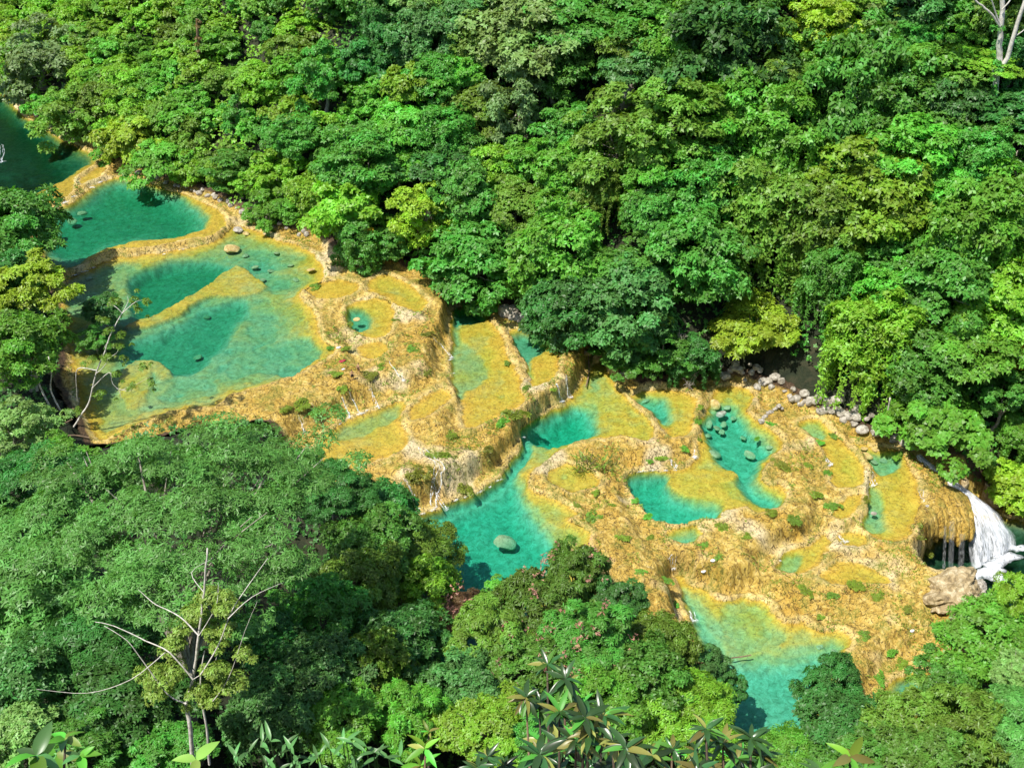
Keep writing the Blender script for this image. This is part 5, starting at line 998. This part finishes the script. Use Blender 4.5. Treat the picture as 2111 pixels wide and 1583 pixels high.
# ---------------------------------------------------------------- running water
M_FOAM = foam_mat('foam', .42, .66, (1, 1, 1), 2.6); M_SPLASH = foam_mat('splash', .28, .52, (1, 1, 1), 1.6); M_FALL = foam_mat('falling_water', .38, .68, (3.2, .30, 1), 2.4); M_VEIL = foam_mat('veil_water', .44, .80, (6., .4, 1), 3.)
def sheet(A, B, nu, bulge=.3, seed=0, amp=.12):
    """a strip between two edge lines, with its own across/along coordinates"""
    A = catmull(A, 5, False); B = catmull(B, 5, False); n = len(A); t = np.linspace(0, 1, nu)
    V = A[:, None] * (1 - t)[None, :, None] + B[:, None] * t[None, :, None]; V[..., 2] += bulge * np.sin(t * math.pi)[None]
    along = np.concatenate([[0], np.cumsum(np.linalg.norm(np.diff((A + B) / 2, axis=0), axis=1))]); wd = np.linalg.norm(A - B, axis=1).mean()
    Uu = np.broadcast_to(t[None] * wd, (n, nu)); Vv = np.broadcast_to(along[:, None], (n, nu))
    V = V + amp * vn(Uu * 2.5 + seed * 9, Vv * .5, 80 + seed)[..., None] * np.array([.5, -.8, .6])
    fade = np.minimum(1, np.minimum(t, 1 - t) * 7 + .15)[None] * np.ones((n, 1)); ii = np.arange(n * nu).reshape(n, nu)
    F = np.stack([ii[:-1, :-1], ii[1:, :-1], ii[1:, 1:], ii[:-1, 1:]], -1).reshape(-1, 4)
    return V.reshape(-1, 3), F, np.stack([Uu, Vv, np.full((n, nu), seed * 3.)], -1).reshape(-1, 3), fade.ravel()
def add_sheet(name, A, B, mat, parent, nu=10, **kw):
    V, F, fl, fa = sheet(np.array(A), np.array(B), nu, **kw); return obj(name, mesh_np(name, V, F, {'flow': fl, 'fade': fa}, True), mat, parent)
def foam_patch(c, rx, ry, rot, parent=None, seed=0, name='foam', dome=.12, mat=None):
    r = np.random.RandomState(seed); nr, na_ = 6, 22; q = np.linspace(0, 1, nr); an = np.linspace(0, 2 * math.pi, na_, endpoint=False); rr = 1 + .3 * np.sin(an * 2 + seed) + .2 * np.sin(an * 5 + 2 * seed)
    X = q[:, None] * rr[None] * np.cos(an)[None] * rx; Y = q[:, None] * rr[None] * np.sin(an)[None] * ry
    x = X * math.cos(rot) - Y * math.sin(rot); y = X * math.sin(rot) + Y * math.cos(rot); z = .03 + dome * (1 - q[:, None] ** 2) * (.5 + .5 * vn(X * 3, Y * 3, seed)) + 0 * X
    V = np.stack([x, y, z], -1).reshape(-1, 3) + np.asarray(c); ii = np.arange(nr * na_).reshape(nr, na_); j2 = np.roll(ii, -1, 1)
    F = np.stack([ii[:-1], ii[1:], j2[1:], j2[:-1]], -1).reshape(-1, 4); fade = np.broadcast_to((1.15 - q ** 1.5)[:, None], (nr, na_)).ravel()
    return obj(name, mesh_np(name, V, F, {'flow': V * [1, 1, 0] + seed, 'fade': fade}, True), mat or M_FOAM, parent)
CASC = [([(704, 822), (712, 842), (720, 862)], 3, .5, 'upstream strand of the triple falls on the bank below the great pool'), ([(722, 812), (732, 835), (743, 856)], 3, .5, 'middle strand of the triple falls'), ([(765, 800), (773, 820), (781, 838)], 2, .35, 'downstream strand of the triple falls'), ([(622, 868), (626, 882), (630, 893)], 3, .4, 'faint trickle half hidden by the giant tree'), ([(893, 700), (912, 718), (931, 738)], 2, .3, 'thin chute sliding into the long pool'), ([(806, 748), (818, 766), (832, 788)], 2, .3, 'thin trickle down the upper lobe'), ([(868, 925), (888, 945), (908, 962), (904, 985), (896, 1020), (893, 1050)], 4, .5, 'long winding rill down the outer lobe into the lagoon'), ([(838, 992), (850, 1018), (862, 1050)], 3, .5, 'steep white trickle at the near end of the outer lobe'), ([(812, 1008), (816, 1024), (822, 1040)], 2, .3, 'short trickle beside the dark rounded tree'), ([(1150, 806), (1154, 818), (1157, 828)], 2, .4, 'small fall from the corner pool rim into the lagoon'), ([(1168, 800), (1172, 812), (1176, 820)], 2, .3, 'second small fall from the corner pool rim'), ([(1438, 928), (1436, 938), (1434, 946)], 3, .5, 'foaming spout through the mossy dam of the twin pool'), ([(1384, 950), (1389, 960), (1393, 968)], 3, .4, 'white spout over the dam into the deep twin basin'), ([(1704, 946), (1708, 953), (1712, 959)], 3, .4, 'white spout dropping into the crescent pool'), ([(1794, 985), (1797, 993), (1799, 1002)], 3, .5, 'white spout dropping into the brink pool'), ([(1724, 1104), (1730, 1112), (1740, 1118)], 3, .6, 'white spill at the step pool'), ([(1424, 1262), (1426, 1272), (1430, 1282)], 3, .5, 'white spill into the lower pool at the spit'), ([(1376, 1150), (1382, 1160), (1388, 1172)], 2, .3, 'dark-shaded spill above the head of the lower pool'), ([(905, 1005), (898, 1015), (920, 1050)], 2, .3, 'second thread of the winding rill'), ([(1898, 1010), (1906, 1030), (1910, 1045)], 2, .4, 'wet streak on the lip toward the big waterfall'), ([(3, 300), (4, 318), (2, 335)], 4, .8, 'white water by a dark rock at the frame edge of the upstream pool')]
for k_, (pl, ns, wd, lab) in enumerate(CASC):
    q = catmull(pl, 5, False); P = np.array([hitf(u, v) for u, v in q]); f0 = P[-1].copy(); root = empty('cascade', tuple(f0), label=lab, category='waterfall', group='small cascades of the terraces'); r = np.random.RandomState(k_)
    for s in range(ns):
        off = np.array([r.uniform(-wd, wd), 0, 0]); wob = r.normal(size=(len(P), 3)) * [.12, .12, 0]; Q = P + off + wob; f_z, ins_ = fine(Q[:, 0], Q[:, 1], LZ); Q[:, 2] = np.where(ins_, f_z, Q[:, 2]) + .12; Q -= f0
        hw = np.linspace(.05, .12, len(Q))[:, None] * np.array([1, 0, 0]) * r.uniform(.6, 1.3); add_sheet('water_strand', (Q - hw)[::2], (Q + hw)[::2], M_FOAM, root, 4, bulge=.06, seed=k_ + s, amp=.03)
    foam_patch((0, 0, .03), .35 + wd * .6, .2 + wd * .35, .5, root, k_)
FOAM = [(72, 441, 14), (92, 434, 16), (112, 427, 14), (134, 418, 10), (152, 408, 7), (148, 567, 12), (166, 559, 13), (184, 551, 12), (190, 385, 8), (206, 374, 7), (216, 368, 6), (340, 522, 5), (375, 513, 5), (886, 1049, 9), (868, 1056, 10), (852, 1064, 10), (940, 1029, 6), (990, 1012, 8), (1030, 988, 7), (1322, 970, 8), (1345, 968, 6), (1372, 967, 8), (700, 872, 6), (756, 848, 6), (928, 740, 6), (1605, 1155, 6), (933, 768, 5), (1080, 900, 5), (1010, 1002, 5), (960, 1022, 6)]
for k_, (u, v, s) in enumerate(FOAM):
    p, w = pool_at(u, v + 2)
    if p is None: w = hitf(u, v)
    m = s * px_m(w); where_ = 'under the first rim' if v < 445 and u < 230 else 'under the second rim' if v < 575 and u < 380 else 'at the foot of the travertine lobes' if u < 1100 else 'at the dam of the twin pool'
    o = foam_patch((0, 0, 0), m, m * .5, .45, None, 40 + k_); o.name = 'foam'; o.location = (w[0], w[1], w[2] + .02); o['label'] = 'white foam patch on the water, %s from upstream %s' % (ORD[k_], where_); o['category'] = 'foam'; o['group'] = 'foam along the dams'
# the big waterfall
def PZ(l_): return [on_level(u, v, z) for u, v, z in l_]
wf = empty('waterfall', tuple(on_level(2045, 1180, RZ)), label='big white waterfall plunging from the brink pool into the river', category='waterfall'); w0 = np.array(wf.location)
zb = -6.1
LA = [(1886, 946, zb), (1912, 984, zb - .6), (1948, 1016, zb - 1.4), (1982, 1058, zb - 2.6), (1998, 1112, zb - 4.6), (2004, 1176, RZ + .1)]
LB = [(1900, 942, zb), (1958, 984, zb - .8), (2010, 1022, zb - 1.9), (2058, 1058, zb - 3.4), (2086, 1096, zb - 5.2), (2096, 1128, RZ + .1)]
a_ = np.array(PZ(LA)) - w0; b_ = np.array(PZ(LB)) - w0
add_sheet('falling_sheet', a_, b_, M_FALL, wf, 26, bulge=.7, seed=1, amp=.5); add_sheet('falling_sheet', a_ + [.25, .3, -.35], b_ + [-.2, .3, -.35], M_FALL, wf, 26, bulge=.4, seed=2, amp=.5); add_sheet('falling_sheet', a_ * .5 + b_ * .5 - [.1, .5, -.2], b_ + [-.5, -.4, .1], M_FALL, wf, 18, bulge=.3, seed=5, amp=.4)
for k_, (pt, pb, wd) in enumerate((((1963, 1075), (1960, 1170), .45), ((1949, 1085), (1946, 1172), .25), ((1984, 1100), (1980, 1182), .5))):
    bt_ = np.array(on_level(*pb, RZ + .1)); dxt, dyt, dzt = ray(*pt); k2 = bt_[1] / dyt; tp = np.array([dxt * k2, bt_[1], CAMZ + dzt * k2])
    A = np.array([tp + (bt_ - tp) * q_ for q_ in np.linspace(0, 1, 5)]) - [wd, 0, 0] - w0; B = A + [2 * wd, .1, 0]
    add_sheet('veil', A, B, M_VEIL, wf, 6, bulge=0, seed=10 + k_, amp=.06)
for k_, (u, v, rx, ry) in enumerate(((2046, 1172, 34, 20), (2020, 1185, 30, 14), (2072, 1150, 26, 16), (2095, 1130, 20, 12), (1985, 1188, 22, 9), (2058, 1190, 24, 12), (1950, 1182, 22, 7))):
    w = on_level(u, v, RZ); m = px_m(w); foam_patch(w - w0, rx * m, ry * m, .2, wf, 100 + k_, 'foam', .5 if k_ < 3 else .2, M_SPLASH)
# overhanging travertine lip with hanging tongues beside the fall
M_LIP = M_TRAV
tv = empty('travertine_overhang', tuple(on_level(1960, 1130, RZ)), label='mossy travertine overhang with hanging tongues over a dark cave', category='rock'); t0 = np.array(tv.location)
TOPC = np.array(PZ([(1884, 1082, -5.9), (1896, 1048, -5.9), (1922, 1020, -6.1), (1954, 1004, -6.5), (1992, 1026, -7.6)]))
BOTC = np.array(PZ([(1897, 1125, -10.2), (1917, 1118, -10.6), (1944, 1120, -11.), (1974, 1128, -11.2), (2004, 1116, -10.6)]))
nT, nR = 60, 16; tt = np.linspace(0, 1, nT)
def along(c): q_ = catmull(c, 16, False); return q_[np.linspace(0, len(q_) - 1, nT).astype(int)]
tq, bq = along(TOPC), along(BOTC); bq[:, 2] += 1.0 * np.abs(np.sin(tt * 17)) + .5 * np.abs(np.sin(tt * 31 + 1)); ctrl = tq * [.15, .15, 1.] + bq * [.85, .85, 0] + [0, 0, .9]; rows = []
for f in np.linspace(0, 1, nR):
    P_ = tq * (1 - f) ** 2 + ctrl * 2 * f * (1 - f) + bq * f * f
    rows.append(P_ + nrm(bq - tq) * [1, 1, 0] * (.22 * np.sin(tt * 62) * f + .15 * np.sin(tt * 101 + 2) * f)[:, None] + np.array([0, 0, .18]) * vn(tt * 14, f * 5 + 0 * tt, 7)[:, None])
Vt = np.array(rows) - t0; ii = np.arange(nR * nT).reshape(nR, nT); Ft = np.stack([ii[:-1, :-1], ii[1:, :-1], ii[1:, 1:], ii[:-1, 1:]], -1).reshape(-1, 4)
o = obj('rock_curtain', mesh_np('rock_curtain', Vt.reshape(-1, 3), Ft, {'submerged': np.full(nR * nT, -1.), 'soil': np.zeros(nR * nT), 'rim': np.zeros(nR * nT)}, True), M_LIP, tv)
md = o.modifiers.new('thickness', 'SOLIDIFY'); md.thickness = .7; md.offset = 0

# ---------------------------------------------------------------- the bathers
def simple_mat(name, col, rough=.7):
    m, n, l, out = new_mat(name); p = n.new('ShaderNodeTexCoord').outputs['Object']; f = noise(n, l, p, 9, 3); c = mixc(n, l, f, tuple(x * .8 for x in col), col)
    b = n.new('ShaderNodeBsdfPrincipled'); l.new(c, b.inputs['Base Color']); b.inputs['Roughness'].default_value = rough; l.new(b.outputs[0], out.inputs['Surface']); return m
M_SKIN = simple_mat('skin', (.62, .36, .22)); M_NAVY = simple_mat('swim_dark', (.012, .014, .03)); M_HAIR = simple_mat('hair', (.015, .01, .008)); M_RED = simple_mat('towel_red', (.45, .03, .06)); M_WHITE = simple_mat('cloth_white', (.8, .8, .8)); M_BROWN = simple_mat('swim_brown', (.12, .05, .03))
def person(u, v, hgt, face, label, suit, pose=0.):
    w = hitf(u, v); root = empty('person', tuple(w), face, (hgt / 1.75,) * 3, label=label, category='person')
    J = dict(pel=(0, 0, .95), sp=(0, .01, 1.15), ch=(0, .0, 1.34), nk=(0, .0, 1.5), hd0=(0, -.01, 1.58), hd=(0, -.02, 1.66), hd1=(0, -.01, 1.74))
    for s, n_ in ((-1, 'l'), (1, 'r')):
        J['hip' + n_] = (s * .1, 0, .9); J['kn' + n_] = (s * .12, -.03 - .05 * pose * s, .5); J['an' + n_] = (s * .13, .02, .09); J['to' + n_] = (s * .15, -.14, .04); J['sh' + n_] = (s * .18, 0, 1.42); J['el' + n_] = (s * (.27 + .05 * pose), .03, 1.14); J['wr' + n_] = (s * (.24 + .03 * pose), -.08 - .1 * pose, .92); J['ha' + n_] = (s * .23, -.13 - .1 * pose, .82)
    keys = list(J); ed = [('pel', 'sp'), ('sp', 'ch'), ('ch', 'nk'), ('nk', 'hd0'), ('hd0', 'hd'), ('hd', 'hd1')]
    for n_ in 'lr': ed += [('pel', 'hip' + n_), ('hip' + n_, 'kn' + n_), ('kn' + n_, 'an' + n_), ('an' + n_, 'to' + n_), ('ch', 'sh' + n_), ('sh' + n_, 'el' + n_), ('el' + n_, 'wr' + n_), ('wr' + n_, 'ha' + n_)]
    RAD = dict(pel=.13, sp=.115, ch=.14, nk=.055, hd0=.075, hd=.1, hd1=.075, hip=.095, kn=.06, an=.04, to=.035, sh=.06, el=.042, wr=.03, ha=.035)
    me = bpy.data.meshes.new('body'); me.from_pydata([J[k] for k in keys], [(keys.index(a), keys.index(b)) for a, b in ed], []); o = obj('body', me, M_SKIN, root)
    sk = o.modifiers.new('skin', 'SKIN'); ss = o.modifiers.new('sub', 'SUBSURF'); ss.levels = 1; ss.render_levels = 2
    for i, k in enumerate(keys):
        r_ = RAD.get(k) or RAD[k[:-1]]; me.skin_vertices[0].data[i].radius = (r_, r_)
    me.skin_vertices[0].data[0].use_root = True
    g = Geo(); g.tube([(0, 0, 1.06), (0, 0, .92), (0, 0, .86)], [.155, .19, .16], 6)
    for s in (-1, 1): g.tube([(s * .1, 0, .92), (s * .112, -.02, .7), (s * .118, -.03, .55)], [.125, .118, .115], 6)
    obj('shorts', g.mesh('shorts'), suit, root); g = Geo(); g.tube([(0, .02, 1.62), (0, .02, 1.7), (0, .01, 1.77), (0, 0, 1.79)], [.085, .115, .09, .02], 6); obj('hair', g.mesh('hair'), M_HAIR, root)
person(727, 783, 1.8, .3, 'bare-chested person in dark shorts standing on the ochre terrace', M_NAVY, .3); person(740, 769, 1.7, -.5, 'second person in brown swimwear walking just behind the first', M_BROWN, 1.)
def bundle(u, v, mat, label, s):
    w = hitf(u, v); o = obj('towel', BO[2], mat, label=label, category='towel', group='things left by the bathers'); o.location = w + [0, 0, .1]; o.scale = (.5 * s, .3 * s, .16 * s); o.rotation_euler = (0, 0, .4)
bundle(706, 746, M_RED, 'dark red towel heap near the corner of the great pool', 1.1); bundle(698, 718, M_WHITE, 'white bag on the rock at the corner of the great pool', .8); bundle(708, 763, M_WHITE, 'white cloth beside the green herbs before the bathers', .6); bundle(1470, 1158, M_WHITE, 'white cloth left on the lower terrace', .9); bundle(1880, 1302, M_WHITE, 'white scrap beside the groove toward the river', .7); bundle(1450, 1182, M_WHITE, 'white cloth at the brow over the lower pool', .8)
